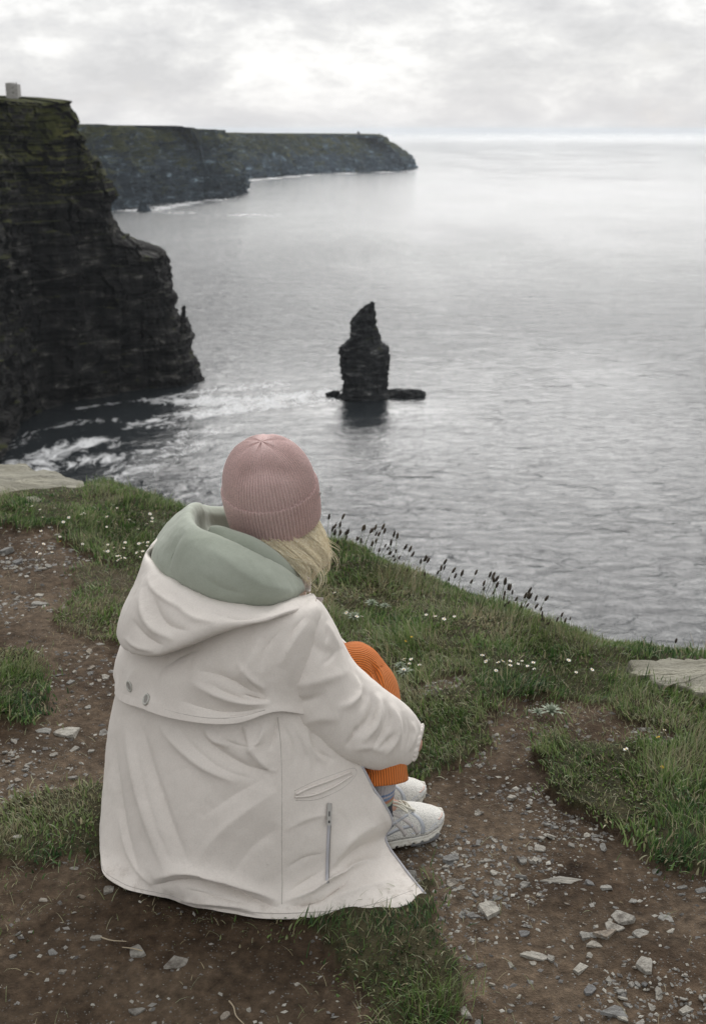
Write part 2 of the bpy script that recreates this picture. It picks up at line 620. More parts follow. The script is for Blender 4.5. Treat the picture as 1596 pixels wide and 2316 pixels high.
def build_cliffs():
    near_mat = rock_material('near_cliff_rock', -0.56, -72.0, 4.0, 1.0, 1.25)
    far_mat = rock_material('hazed_far_cliff_rock', -0.62, -170.0, 40.0, 0.35, 3.4, 1.0)  # paler, bluer tone puts distance haze into the rock colour
    dist_mat = rock_material('hazed_distant_cliff_rock', -0.50, -170.0, 40.0, 0.30, 5.2, 1.1)  # still paler: more of the haze is painted into this rock
    Yt = at_sea(450, 880)[1]
    tip = [(450, 886), (452, 872), (447, 858), (437, 828), (430, 800), (421, 760), (412, 735), (404, 700), (396, 660), (388, 618), (384, 590), (380, 577), (340, 562), (296, 536), (276, 512), (266, 490), (256, 440), (250, 405), (240, 368), (232, 345), (222, 330), (200, 296), (178, 262), (160, 240), (150, 234)]
    tipw = [Q(a, b, Yt + 2 + 0.1 * k) for k, (a, b) in enumerate(tip)]
    back1 = [p + np.array([-14, 90, 0]) + np.array([-30 * (k / 24), 0, 0]) for k, p in enumerate(tipw)]
    back2 = [p + np.array([-150, 330, 0]) for p in tipw]

    def col(b, t, Yt_, bulge=0.0):
        a = at_sea(*b)
        e = Q(t[0], t[1], Yt_)
        pts = []
        for f in np.linspace(0, 1, 12):
            p = a * (1 - f) + e * f
            p[2] = a[2] * (1 - f) + e[2] * f
            # steeper below, laid back above
            g = f ** 1.7
            p[0] = a[0] * (1 - g) + e[0] * g
            p[1] = a[1] * (1 - g) + e[1] * g
            pts.append(p)
        return pts
    cols = [col((-420, 1250), (-330, 205), 470), col((-120, 1130), (-90, 212), 600), col((4, 1050), (-10, 217), 650), col((70, 965), (30, 220), 690), col((160, 928), (75, 224), 715), col((300, 900), (120, 229), 738), tipw, back1, back2]
    build_cliff('cliff', cols, 320, 720, near_mat, 1.55, 'dark layered cliff headland with mossy top on the left of the bay', 4.2)
    # little pinnacle leaning on the headland's seaward edge
    pr = [(752, 404, 424), (735, 406, 423), (720, 406, 421), (708, 409, 420), (700, 409, 420), (694, 411, 421), (690, 414, 418)]
    rock_tower('rock_pinnacle', pr, Yt + 1.0, near_mat, 0.5, label='small rock pinnacle clinging to the seaward edge of the near cliff', category='rock', base_z=None)

    def profile(px_list, Y0, Y1):
        k = np.linspace(Y0, Y1, len(px_list))
        return [Q(a, b, y) for (a, b), y in zip(px_list, k)]
    def wall(b, t, lean):
        a = at_sea(*b)
        e = Q(t[0], t[1], a[1] + lean)
        return [a, a * .55 + e * .45 + np.array([0, -lean * .1, 0]), e]
    Ym = at_sea(525, 447)[1]
    tipm = profile([(526, 449), (525, 440), (524, 400), (519, 384), (505, 366), (497, 345), (490, 330), (480, 312), (470, 303), (468, 293)], Ym, Ym + 10)
    cols = [wall((80, 500), (90, 284), 120), wall((235, 482), (200, 283), 140), wall((300, 474), (270, 284), 150), wall((370, 462), (340, 288), 150), wall((450, 455), (410, 289), 140), tipm, [p + np.array([-20, 500, 0]) for p in tipm], [p + np.array([-400, 1300, 0]) for p in tipm]]
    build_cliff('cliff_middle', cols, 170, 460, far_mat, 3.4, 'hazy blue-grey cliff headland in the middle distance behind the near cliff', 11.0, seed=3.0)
    Yf = at_sea(933, 384)[1]
    tipf = profile([(934, 385), (932, 378), (922, 362), (910, 350), (893, 335), (880, 326), (868, 319), (862, 309), (856, 309)], Yf, Yf + 20)
    cols = [wall((430, 416), (440, 306), 200), wall((530, 406), (490, 306), 220), wall((600, 401), (590, 303), 220), wall((680, 396), (648, 303), 220), wall((760, 391), (700, 308), 220), wall((840, 388), (800, 306), 200), wall((900, 386), (836, 309), 180), tipf, [p + np.array([-60, 700, -3]) for p in tipf], [p + np.array([-900, 2200, 0]) for p in tipf]]
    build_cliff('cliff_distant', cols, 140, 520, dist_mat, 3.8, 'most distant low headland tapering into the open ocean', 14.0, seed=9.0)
    # little stack below the middle cliff
    Ys = at_sea(325, 481)[1]
    rock_tower('sea_rock', [(482, 304, 346), (474, 308, 342), (466, 312, 336), (458, 316, 332), (450, 320, 330), (443, 324, 328)], Ys, far_mat, 1.6, label='small pointed rock in the water below the middle headland', category='rock')


def rock_tower(name, rows, Y, mat, amp, nr=90, nc=120, depth=0.8, parent=None, step=None, cap=True, base_z=SEA_Z - 3, **props):
    """a free-standing rock: rows of (py, left px, right px) from bottom to top, elliptical in plan, layered"""
    L = np.array([Q(l, y, Y) for y, l, r in rows])
    Rr = np.array([Q(r, y, Y) for y, l, r in rows])
    c, hw, z = (L + Rr) / 2, (Rr[:, 0] - L[:, 0]) / 2, L[:, 2]
    t = np.linspace(0, 1, nr)
    s = np.linspace(0, 1, len(rows))
    cx, w, zz = np.interp(t, s, c[:, 0]), np.interp(t, s, hw), np.interp(t, s, z)
    a = np.linspace(0, 2 * np.pi, nc, endpoint=False)
    ca, sa = np.cos(a), np.sin(a)
    rr_ = np.random.default_rng(len(rows) * 7 + 1)
    ak = np.arange(7) * 2 * np.pi / 7 + rr_.uniform(-.3, .3, 7)
    dk = rr_.uniform(0.80, 1.0, 7)
    tw_ = 0.5 * vnoise(np.arange(nr) / 22.0, 3.0, 1.0)[:, None] + 0.25 * _hash(np.floor(np.arange(nr) / 17.0), np.zeros(nr), np.zeros(nr))[:, None]
    den = np.cos(a[None, :, None] - ak[None, None, :] - tw_[:, :, None])
    pol = np.where(den > 0.05, dk[None, None] / np.maximum(den, 0.05), 9.0).min(-1)
    px_, py_ = pol * ca[None], pol * sa[None]
    px_ = 2 * (px_ - px_.min(1, keepdims=True)) / (px_.max(1, keepdims=True) - px_.min(1, keepdims=True)) - 1
    X = cx[:, None] + w[:, None] * px_
    Yy = Y + depth * np.maximum(w, w.mean() * 0.35)[:, None] * py_
    Z = zz[:, None] + 0 * X
    st = step or max((z.max() - z.min()) / 26, 0.4)
    li = np.floor(Z / st + 0.35 * vnoise(X / 20, Yy / 20, 1.0))
    led = _hash(li, li * 0 + 3, li * 0) * 0.9 + vnoise(li * 2.3, a[None] * 2.2 + 0 * Z, 5.0)
    blk = fbm(X / (4 * st), Yy / (4 * st), Z / (3 * st), 4)
    ua = a[None] * w.mean() + 0 * Z
    d = amp * (0.16 * led + 0.8 * blk + 0.95 * blocky(ua, Z, 4.6 * st, 5.2 * st, 4) + 0.6 * blocky(ua, Z, 2.3 * st, 1.6 * st, 9)) - 0.7 * amp
    X = X + d * ca[None] * 0.8
    Yy = Yy + d * sa[None]
    S = np.stack([X, Yy, Z], -1)
    if base_z is not None:
        b = S[:1].copy()
        b[..., 2] = base_z
        S = np.concatenate([b, S], 0)
    nr = S.shape[0]
    F = [list(f) for f in grid_faces(nr, nc, True)]
    V = S.reshape(-1, 3)
    V = np.concatenate([V, S[-1].mean(0)[None] + np.array([[0, 0, st * 0.15]])])
    F += [[(nr - 1) * nc + k, (nr - 1) * nc + (k + 1) % nc, len(V) - 1] for k in range(nc)]
    me = make_mesh(name, V, F, [mat], False)
    return obj(name, me, parent, **props)


def build_stack():
    m = rock_material('stack_rock', -0.72, -150.0, 0.0, 1.9, 2.3, 0.2)
    Y = G(825, 897, SEA_Z)[1]
    rows = [(905, 762, 886), (895, 764, 885), (885, 766, 883), (872, 768, 881), (862, 767, 881), (850, 767, 882), (838, 766, 883), (826, 766, 884), (815, 764, 886), (806, 763, 885), (800, 761, 883), (796, 766, 882), (789, 767, 883), (784, 768, 881), (778, 776, 874), (770, 784, 867), (758, 789, 863), (745, 790, 859), (732, 790, 857), (722, 791, 854), (714, 799, 852), (706, 810, 850), (698, 815, 849), (692, 820, 848), (688, 828, 848), (685, 836, 848), (682, 837, 847)]
    o = rock_tower('sea_stack', rows, Y, m, 1.45, 240, 260, 0.75, None, 1.9, label='tall dark layered sea stack rising alone from the water', category='sea stack')
    # low wave-washed shelves at its foot
    for rws, dy in (([(900, 872, 960), (892, 870, 966), (886, 872, 963), (882, 876, 955), (880, 880, 944)], 0.0), ([(896, 736, 770), (890, 736, 770), (886, 741, 770), (883, 752, 772)], 2.0)):
        s = rock_tower('rock_shelf', rws, Y + dy, m, 1.1, 30, 160, 0.42, None, 1.0)
        s.parent = o


def build_towers():
    # square stone watch tower on the near cliff top
    m = Mat('pale_tower_stone')
    n = m.noise(m.coord('Position', (0.5, 0.5, 1.2)), 1.0, 5, 0.6)
    m.set(Base_Color=m.ramp(n, [(0.3, (0.26, 0.25, 0.24)), (0.7, (0.42, 0.41, 0.39))]), Roughness=0.9)
    m.bump(n, 0.5, 0.15)
    dk = Mat('tower_window_dark').set(Base_Color=(0.03, 0.03, 0.03), Roughness=0.8).m

    def box(x0, x1, y0, y1, z0, z1):
        V = [(x, y, z) for z in (z0, z1) for y in (y0, y1) for x in (x0, x1)]
        F = [[0, 2, 3, 1], [4, 5, 7, 6], [0, 1, 5, 4], [2, 6, 7, 3], [0, 4, 6, 2], [1, 3, 7, 5]]
        return np.array(V, float), F
    Y = 745.0
    a, b = Q(13, 222, Y), Q(38, 185, Y)
    root = obj('watch_tower', None, None, (0, 0, 0), label='small pale square watchtower on top of the near cliff', category='tower')
    zt = b[2]
    x0, x1, z0 = a[0], b[0], a[2] - 8
    w = x1 - x0
    body = merge([box(x0 + .25 * w, x1, Y, Y + w, z0, zt - 1.0), box(x0, x0 + .45 * w, Y + .2 * w, Y + .9 * w, z0, zt - 0.4)])
    obj('tower_wall', make_mesh('tower_wall', *body, [m.m], False), root)
    for k in range(4):
        xx = x0 + .25 * w + k * .75 * w / 3.6
        v = box(xx, xx + .12 * w, Y - .1, Y + .3, zt - 1.0, zt - 0.2)
        obj('battlement', make_mesh('battlement', *v, [m.m], False), root)
    for zz in (zt - 3.4, zt - 6.4):
        v = box(x0 + .60 * w, x0 + .66 * w, Y - .06, Y + .2, zz, zz + 0.9)
        obj('window', make_mesh('window', *v, [dk], False), root)
    # ruined signal tower and stump at the end of the distant headland
    Yf = at_sea(933, 384)[1] + 60
    mf = Mat('far_tower_stone').set(Base_Color=(0.16, 0.16, 0.16), Roughness=0.9).m
    a, b = Q(807, 312, Yf), Q(814, 296, Yf)
    v = merge([box(a[0], b[0], Yf, Yf + 14, a[2] - 20, b[2] - 4), box(a[0] + 2, b[0] - 5, Yf + 1, Yf + 12, b[2] - 4, b[2]), box(a[0] - 10, a[0], Yf, Yf + 10, a[2] - 20, a[2] + 4)])
    obj('signal_tower', make_mesh('signal_tower', *v, [mf], False), None, label='tiny ruined signal tower on the most distant headland', category='tower')


# ------------------------------------------------------------------ foreground ground
EDGE_PX = [(-900, 1080), (-300, 1105), (0, 1142), (120, 1128), (215, 1120), (300, 1148), (380, 1180), (520, 1215), (740, 1272), (850, 1306), (950, 1350), (1080, 1403), (1200, 1442), (1300, 1475), (1400, 1512), (1596, 1545), (2000, 1600), (2700, 1660)]
EDGE = np.array([G(a, b)[:2] for a, b in EDGE_PX])
EDGE = np.concatenate([[[-60.0, EDGE[0, 1] + 22]], EDGE, [[60.0, EDGE[-1, 1] - 1.0]]])


def edge_dist(x, y):
    """> 0 beyond the cliff edge"""
    ye = np.interp(x, EDGE[:, 0], EDGE[:, 1])
    return (y - ye) * 0.88


def in_poly(px, py, poly):
    inside = np.zeros(px.shape, bool)
    n = len(poly)
    for i in range(n):
        (x0, y0), (x1, y1) = poly[i], poly[(i + 1) % n]
        if y0 == y1:
            continue
        c = ((y0 > py) != (y1 > py)) & (px < (x1 - x0) * (py - y0) / (y1 - y0) + x0)
        inside ^= c
    return inside


# turf patches: outline on the ground as seen in the frame, cover 0..1, blade length m
TURF = [
    ([(-900, 1050), (0, 1100), (215, 1090), (400, 1160), (760, 1240), (760, 1500), (420, 1500), (330, 1300), (290, 1285), (215, 1262), (120, 1215), (0, 1202), (-900, 1190)], 1.0, 0.050),
    ([(330, 1255), (360, 1440), (280, 1462), (215, 1440), (140, 1425), (130, 1375), (165, 1330), (150, 1290), (240, 1280)], 0.62, 0.040),
    ([(-300, 1470), (0, 1478), (62, 1482), (108, 1530), (104, 1600), (96, 1634), (45, 1648), (-300, 1660)], 1.0, 0.055),
    ([(-300, 1880), (0, 1842), (70, 1815), (150, 1796), (300, 1786), (300, 1900), (228, 1945), (150, 1935), (90, 1968), (30, 1955), (-300, 2010)], 0.85, 0.045),
    ([(-100, 2010), (150, 1960), (330, 1990), (420, 2060), (330, 2080), (140, 2060), (60, 2130), (-100, 2130)], 0.16, 0.025),
    ([(420, 2030), (620, 2050), (720, 2060), (780, 2130), (730, 2160), (620, 2125), (520, 2105)], 0.22, 0.03),
    ([(640, 2080), (850, 2050), (985, 1995), (975, 2050), (1000, 2120), (1030, 2180), (1048, 2230), (1010, 2300), (1010, 2420), (870, 2420), (850, 2290), (800, 2200), (740, 2140)], 1.0, 0.046),
    ([(740, 2140), (850, 2200), (900, 2330), (860, 2420), (760, 2330), (700, 2200)], 0.20, 0.028),
    ([(640, 1300), (740, 1240), (1080, 1370), (1300, 1440), (1400, 1480), (1650, 1500), (2300, 1600), (2300, 2060), (1640, 2010), (1560, 1985), (1480, 1960), (1400, 1890), (1290, 1842), (1240, 1770), (1222, 1690), (1180, 1645), (1088, 1608), (1112, 1690), (1040, 1748), (950, 1768), (880, 1745), (860, 1600), (750, 1440)], 1.0, 0.05),
]
BARE = [
    ([(1120, 1598), (1230, 1590), (1345, 1610), (1420, 1645), (1560, 1690), (1520, 1716), (1400, 1705), (1300, 1688), (1215, 1690), (1150, 1640)], 0.18),
    ([(985, 1545), (1060, 1540), (1040, 1570), (960, 1580), (890, 1580)], 0.25),
    ([(1010, 1760), (1110, 1720), (1260, 1790), (1190, 1850), (1060, 1820)], 0.1),
]


def turf_cover(x, y):
    V = np.stack([x, y, np.zeros_like(x)], -1)
    p, d = project(V)
    jx = 26 * fbm(x / 0.10, y / 0.10, 1.0, 3) + 16 * fbm(x / 0.03, y / 0.03, 2.0, 2)
    jy = 20 * fbm(x / 0.10, y / 0.10, 6.0, 3) + 10 * fbm(x / 0.03, y / 0.03, 7.0, 2)
    px, py = p[:, 0] + jx, p[:, 1] + jy
    cov = np.zeros(len(x))
    hgt = np.full(len(x), 0.035)
    for poly, c, h in TURF:
        ins = in_poly(px, py, poly)
        hgt[ins] = np.where(c >= cov[ins], h, hgt[ins])
        cov[ins] = np.maximum(cov[ins], c)
    for poly, c in BARE:
        ins = in_poly(px, py, poly)
        cov[ins] = np.minimum(cov[ins], c)
    return cov, hgt


def ground_z(x, y, cov=None, d=None):
    """height of the soil; small hummocks, a lip of turf along the edge, then the drop"""
    x, y = np.asarray(x, float), np.asarray(y, float)
    z = 0.030 * fbm(x / 0.9, y / 0.9, 2.0, 3) + 0.010 * fbm(x / 0.16, y / 0.16, 5.0, 3)
    # flat seat and feet area
    z = z * (0.25 + 0.75 * smooth(0.25, 0.9, np.hypot((x + 0.15) / 1.15, y - 2.35)))
    if cov is not None:
        z = z + 0.022 * cov + 0.012 * cov * fbm(x / 0.12, y / 0.12, 9.0, 2)
    d = edge_dist(x, y)
    z = z - np.where(d > 0, 0.9 * d ** 2 + np.maximum(d - 0.7, 0) * 9.0, 0)
    # tiny clods on the bare soil
    bare = 1 - (cov if cov is not None else 0)
    z = z + bare * (0.0045 * fbm(x / 0.035, y / 0.035, 3.0, 3)) * (np.abs(d) < 9)
    return np.maximum(z, SEA_Z - 8)


def build_ground():
    m = Mat('peaty_soil')
    co = m.coord('Position')
    n1 = m.noise(co, 3.0, 6, 0.62)
    n2 = m.noise(co, 38.0, 6, 0.68)
    n3 = m.noise(co, 210.0, 4, 0.6)
    wet = m.ramp(n1, [(0.32, (0.034, 0.0215, 0.013)), (0.5, (0.070, 0.047, 0.030)), (0.68, (0.130, 0.093, 0.063))])
    dry = m.ramp(m.noise(m.coord('Position', (1, 1, 1), (3.1, 0.7, 0)), 1.7, 5, 0.6), [(0.40, 0.0), (0.62, 0.85)])
    wet = m.mix(dry, wet, (0.150, 0.112, 0.078))
    fine = m.ramp(n2, [(0.3, (0.36,) * 3), (0.55, (0.88,) * 3), (0.75, (1.45,) * 3)])
    col = m.mix(1.0, wet, fine, 'MULTIPLY')
    # grit: tiny pale crumbs of slate pressed into the soil
    vo = m.voronoi(co, 150.0)
    vc = m.voronoi(co, 150.0, 'Color')
    sel = m.ramp(vc, [(0.60, 0.0), (0.66, 1.0)])
    grit = m.math('MULTIPLY', m.ramp(vo, [(0.24, 1.0), (0.34, 0.0)]), sel)
    grit = m.math('MULTIPLY', grit, m.ramp(m.noise(co, 5.0, 3), [(0.42, 0.0), (0.62, 0.8)]))
    col = m.mix(grit, col, m.ramp(vc, [(0.0, (0.09, 0.085, 0.08)), (1.0, (0.24, 0.23, 0.21))]))
    cov = m.attr('cover')
    thatch = m.ramp(n2, [(0.3, (0.014, 0.019, 0.008)), (0.7, (0.050, 0.052, 0.022))])
    col = m.mix(m.ramp(cov, [(0.25, 0.0), (0.85, 0.72)]), col, thatch)
    # rock below the lip
    zr = m.N.new('ShaderNodeMapRange')
    m.L.new(m.pos_sep('Z'), zr.inputs['Value'])
    zr.inputs['From Min'].default_value = -1.0
    zr.inputs['From Max'].default_value = -2.2
    col = m.mix(zr.outputs[0], col, (0.04, 0.04, 0.038))
    m.set(Base_Color=col, Roughness=0.92)
    m.bsdf.inputs['Specular IOR Level'].default_value = 0.12
    m.bump(m.math('ADD', m.math('ADD', m.math('MULTIPLY', n2, 1.0), m.math('MULTIPLY', n3, 0.5)), m.math('MULTIPLY', grit, 0.35)), 0.9, 0.012)
    xs = np.concatenate([-np.geomspace(60, 2.6, 40), np.arange(-2.5, 2.0, 0.0115), np.geomspace(2.05, 60, 40)])
    ys = np.concatenate([-np.geomspace(60, 0.2, 30), np.linspace(0, 1.1, 12), np.arange(1.15, 5.9, 0.0115), np.geomspace(5.95, 40, 60)])
    X, Y = np.meshgrid(xs, ys)
    x, y = X.ravel(), Y.ravel()
    cov, _ = turf_cover(x, y)
    far = (y < 0.8) | (np.abs(x) > 3.2)
    cov[far] = 1.0
    cov[edge_dist(x, y) > 0.02] = 1.0
    z = ground_z(x, y, cov)
    me = make_mesh('ground', np.stack([x, y, z], 1), grid_faces(len(ys), len(xs)), [m.m], True, attrs={'cover': cov})
    obj('ground', me, kind='structure', label='bare brown soil and turf on the cliff top')


def gz(x, y):
    x = np.atleast_1d(np.asarray(x, float))
    y = np.atleast_1d(np.asarray(y, float))
    cov, _ = turf_cover(x, y)
    return ground_z(x, y, cov)


# ------------------------------------------------------------------ grass
COAT_FOOT = [(985, 2040), (900, 2068), (835, 2084), (640, 2094), (505, 2078), (385, 2046), (268, 2014), (222, 1945), (216, 1850), (300, 1780), (860, 1780), (900, 1940)]
SLAB_PX = [[(-420, 1030), (-120, 1035), (0, 1050), (45, 1047), (100, 1062), (150, 1074), (195, 1090), (214, 1105), (205, 1112), (120, 1126), (-60, 1132), (-420, 1132)],
           [(1436, 1500), (1490, 1488), (1545, 1482), (1600, 1473), (1760, 1462), (1990, 1470), (1990, 1620), (1760, 1610), (1600, 1588), (1500, 1566), (1440, 1520)]]
def blades(x, y, z, length, width, lean, az, tint, curl=0.35, seg=3):
    """n grass blades -> V (n, 2*seg+1), quads + tip triangles"""
    n = len(x)
    t = np.linspace(0, 1, seg + 1)
    L = length[:, None]
    th = lean[:, None] * (0.45 + curl * 2.0 * t[None] ** 1.3)
    th = np.minimum(th, 2.0)
    ds = np.diff(t, prepend=0.0)[None]
    hx = np.cumsum(np.sin(th) * ds, 1) * L
    hz = np.cumsum(np.cos(th) * ds, 1) * L
    ca, sa = np.cos(az)[:, None], np.sin(az)[:, None]
    C = np.stack([x[:, None] + hx * ca, y[:, None] + hx * sa, z[:, None] + hz], -1)      # n, seg+1, 3
    w = width[:, None] * np.array([1.0, 0.92, 0.66, 0.0])[None, :seg + 1] * 0.5
    tw = az + rng.normal(0, 0.5, n)
    side = np.stack([-np.sin(tw), np.cos(tw), np.zeros(n)], -1)[:, None]
    Lf = C - side * w[..., None]
    Rt = C + side * w[..., None]
    V = np.concatenate([np.stack([Lf[:, :seg], Rt[:, :seg]], 2).reshape(n, 2 * seg, 3), C[:, seg:]], 1)
    k = 2 * seg + 1
    base = (np.arange(n) * k)[:, None]
    quads = np.concatenate([base + np.array([2 * s, 2 * s + 1, 2 * s + 3, 2 * s + 2])[None] for s in range(seg - 1)], 0)
    tri = base + np.array([2 * seg - 2, 2 * seg - 1, 2 * seg])[None]
    # collapse the tip to a triangle expressed as quads is wasteful: build all as triangles
    q = quads
    tris = np.concatenate([q[:, [0, 1, 2]], q[:, [0, 2, 3]], tri], 0)
    hgt = np.tile(np.array([0, 0, .33, .33, .66, .66, 1.0]), n) if seg == 3 else np.zeros(n * k)
    return V.reshape(-1, 3), tris, np.repeat(tint, k), hgt


def grass_material():
    m = Mat('grass_blades')
    t = m.attr('tint')
    col = m.ramp(t, [(0.0, (0.014, 0.042, 0.012)), (0.28, (0.048, 0.104, 0.026)), (0.50, (0.125, 0.200, 0.050)), (0.68, (0.205, 0.255, 0.100)), (0.84, (0.235, 0.245, 0.155)), (0.93, (0.30, 0.265, 0.155)), (1.0, (0.38, 0.33, 0.21))])
    m.set(Base_Color=col, Roughness=0.55)
    m.bsdf.inputs['Specular IOR Level'].default_value = 0.35
    tr = m.N.new('ShaderNodeBsdfTranslucent')
    m.L.new(col, tr.inputs['Color'])
    mx = m.N.new('ShaderNodeMixShader')
    mx.inputs['Fac'].default_value = 0.22
    m.L.new(m.bsdf.outputs[0], mx.inputs[1])
    m.L.new(tr.outputs[0], mx.inputs[2])
    m.L.new(mx.outputs[0], m.out.inputs['Surface'])
    return m.m


def build_grass():
    mat = grass_material()
    N = 900000
    # sample the visible ground evenly in the picture's neighbourhood, a little wider than the frame
    x = rng.uniform(-2.6, 2.2, N)
    y = rng.uniform(1.45, 6.2, N)
    keep = np.abs(x) < (y * 0.36 + 0.35)
    x, y = x[keep], y[keep]
    jr = np.abs(rng.normal(0, 0.036, len(x))) * (rng.random(len(x)) < 0.75)
    ja = rng.uniform(0, 6.28, len(x))
    cov, h = turf_cover(x + jr * np.cos(ja), y + jr * np.sin(ja))
    ed = edge_dist(x, y)
    cov[ed > 0.0] = 1.0
    clump = 0.55 + 0.75 * fbm(x / 0.07, y / 0.07, 12.0, 3)
    dens = np.where(cov > 0.5, cov, cov * smooth(0.2, 0.8, clump) * 1.6) * np.clip(clump + 0.35, 0.25, 1)
    near = np.clip(2.9 / y, 0.55, 1.0)
    keep = (rng.random(len(x)) < dens * near * 0.92) & (ed < 0.5)
    # not under the coat, not on the flagstones
    pj, _ = project(np.stack([x, y, 0 * x], 1))
    jit = rng.normal(0, 5, (len(x), 2))
    keep &= ~in_poly(pj[:, 0] + jit[:, 0], pj[:, 1] + jit[:, 1], COAT_FOOT)
    for sl in SLAB_PX:
        keep &= ~in_poly(pj[:, 0] + 2 * jit[:, 0], pj[:, 1] - 12 + 2 * jit[:, 1], sl)
    # not under the seated figure
    sx, sy = (x + 0.22) / 0.36, (y - 2.38) / 0.30
    keep &= (sx * sx + sy * sy) > 1.0
    x, y, cov, h = x[keep], y[keep], cov[keep], h[keep]
    n = len(x)
    z = ground_z(x, y, cov) - 0.004
    tuft = 0.65 + 0.9 * np.clip(fbm(x / 0.16, y / 0.16, 21.0, 3) + 0.15, -0.3, 1)
    L = 0.62 * h * tuft * rng.lognormal(0, 0.36, n)
    L *= np.where(cov < 0.5, 0.75, 1.0)
    flow = 2 * np.pi * fbm(x / 0.35, y / 0.35, 30.0, 2) + 1.2
    az = flow + rng.normal(0, 1.0, n)
    lean = np.clip(np.abs(rng.normal(0.70, 0.42, n)), 0.05, 1.6)
    W = rng.uniform(0.0015, 0.0032, n) * (0.72 + 0.14 * y)
    patch = fbm(x / 0.22, y / 0.22, 40.0, 3)
    pale = fbm(x / 0.5, y / 0.5, 44.0, 3)
    spec = vnoise(x / 0.13, y / 0.13, 71.0) + 0.5 * vnoise(x / 0.05, y / 0.05, 72.0)
    broad = (spec > 0.42) & (rng.random(n) < 0.75)
    fine = spec < -0.42
    W = np.where(broad, W * 2.1, np.where(fine, W * 0.6, W))
    L = np.where(broad, L * 0.62, np.where(fine, L * 1.15, L))
    tint = np.clip(0.50 + np.where(broad, -0.06, 0) + np.where(fine, 0.13, 0) + 0.40 * patch + 0.36 * pale + rng.normal(0, 0.16, n) + 0.10 * (cov < 0.5), 0, 1)
    dead = rng.random(n) < np.where(cov < 0.5, 0.40, 0.15)
    tint[dead] = rng.uniform(0.80, 1.0, dead.sum())
    V, F, T, H = blades(x, y, z, L, W, lean, az, tint)
    me = make_mesh('grass', V, F, [mat], True, attrs={'tint': T})
    obj('grass', me, kind='stuff', label='short windswept turf growing in patches on the cliff top', category='grass')
    # short dead thatch lying over the soil around the patches
    N2 = 90000
    x = rng.uniform(-2.2, 1.9, N2)
    y = rng.uniform(1.45, 4.6, N2)
    cov, h = turf_cover(x, y)
    cv2, _ = turf_cover(x + rng.normal(0, .05, N2), y + rng.normal(0, .05, N2))
    k = (rng.random(N2) < np.where((cv2 > 0.1) | (cov > 0.1), 0.20, 0.020)) & (edge_dist(x, y) < 0)
    x, y, cov = x[k], y[k], cov[k]
    n = len(x)
    V, F, T, H = blades(x, y, ground_z(x, y, cov) + 0.002, rng.uniform(0.012, 0.042, n), rng.uniform(0.0009, 0.0017, n), rng.uniform(1.0, 1.5, n), rng.uniform(0, 6.28, n), rng.uniform(0.70, 1.0, n))
    me = make_mesh('dry_grass', V, F, [mat], True, attrs={'tint': T})
    obj('dry_grass', me, kind='stuff', label='scattered dead straw-coloured grass lying on the soil', category='grass')
    return mat


# ------------------------------------------------------------------ stones
def stone_mesh(name, seed, flat, mat, npts=8):
    flat = flat * 0.8
    r = np.random.default_rng(seed)
    a = np.sort(r.uniform(0, 2 * np.pi, npts))
    rad = r.uniform(0.33, 0.52, npts)
    el = r.uniform(0.62, 1.0)
    top = np.stack([rad * np.cos(a), el * rad * np.sin(a), np.full(npts, flat / 2) * r.uniform(0.55, 1.0, npts)], 1)
    bot = np.stack([1.06 * rad * np.cos(a + .1), el * 1.06 * rad * np.sin(a + .1), -np.full(npts, flat / 2) * r.uniform(0.4, 1.0, npts)], 1)
    bm = bmesh.new()
    for p in np.concatenate([top, bot]):
        bm.verts.new(p)
    bmesh.ops.convex_hull(bm, input=bm.verts)
    for v in [v for v in bm.verts if not v.link_faces]:
        bm.verts.remove(v)
    bmesh.ops.dissolve_limit(bm, angle_limit=0.30, verts=bm.verts, edges=bm.edges)
    bmesh.ops.triangulate(bm, faces=bm.faces)
    me = bpy.data.meshes.new(name)
    bm.to_mesh(me)
    bm.free()
    me.materials.append(mat)
    return me


def stone_material():
    m = Mat('slate_stone')
    r = m.objrand()
    co = m.coord('Object')
    n = m.noise(co, 5.0, 6, 0.65)
    base = m.ramp(r, [(0.0, (0.17, 0.17, 0.17)), (0.25, (0.26, 0.255, 0.235)), (0.6, (0.34, 0.32, 0.28)), (0.85, (0.41, 0.39, 0.34)), (1.0, (0.27, 0.22, 0.17))])
    col = m.mix(1.0, base, m.ramp(n, [(0.25, (0.45, 0.42, 0.38)), (0.5, (0.95,) * 3), (0.8, (1.2,) * 3)]), 'MULTIPLY')
    dirt = m.ramp(m.noise(m.coord('Position'), 30.0, 5, 0.7), [(0.5, 0.0), (0.68, 0.75)])
    col = m.mix(dirt, col, (0.065, 0.05, 0.038))
    m.set(Base_Color=col, Roughness=0.85)
    m.bump(n, 0.6, 0.05)
    return m.m


ORD = ['first', 'second', 'third', 'fourth', 'fifth', 'sixth', 'seventh', 'eighth', 'ninth', 'tenth', 'eleventh', 'twelfth', 'thirteenth', 'fourteenth', 'fifteenth', 'sixteenth', 'seventeenth', 'eighteenth', 'nineteenth', 'twentieth'] + ['twenty-' + q for q in ('first', 'second', 'third', 'fourth', 'fifth', 'sixth', 'seventh', 'eighth', 'ninth')] + ['thirtieth'] + ['thirty-' + q for q in ('first', 'second', 'third', 'fourth', 'fifth', 'sixth', 'seventh', 'eighth', 'ninth')] + ['fortieth']


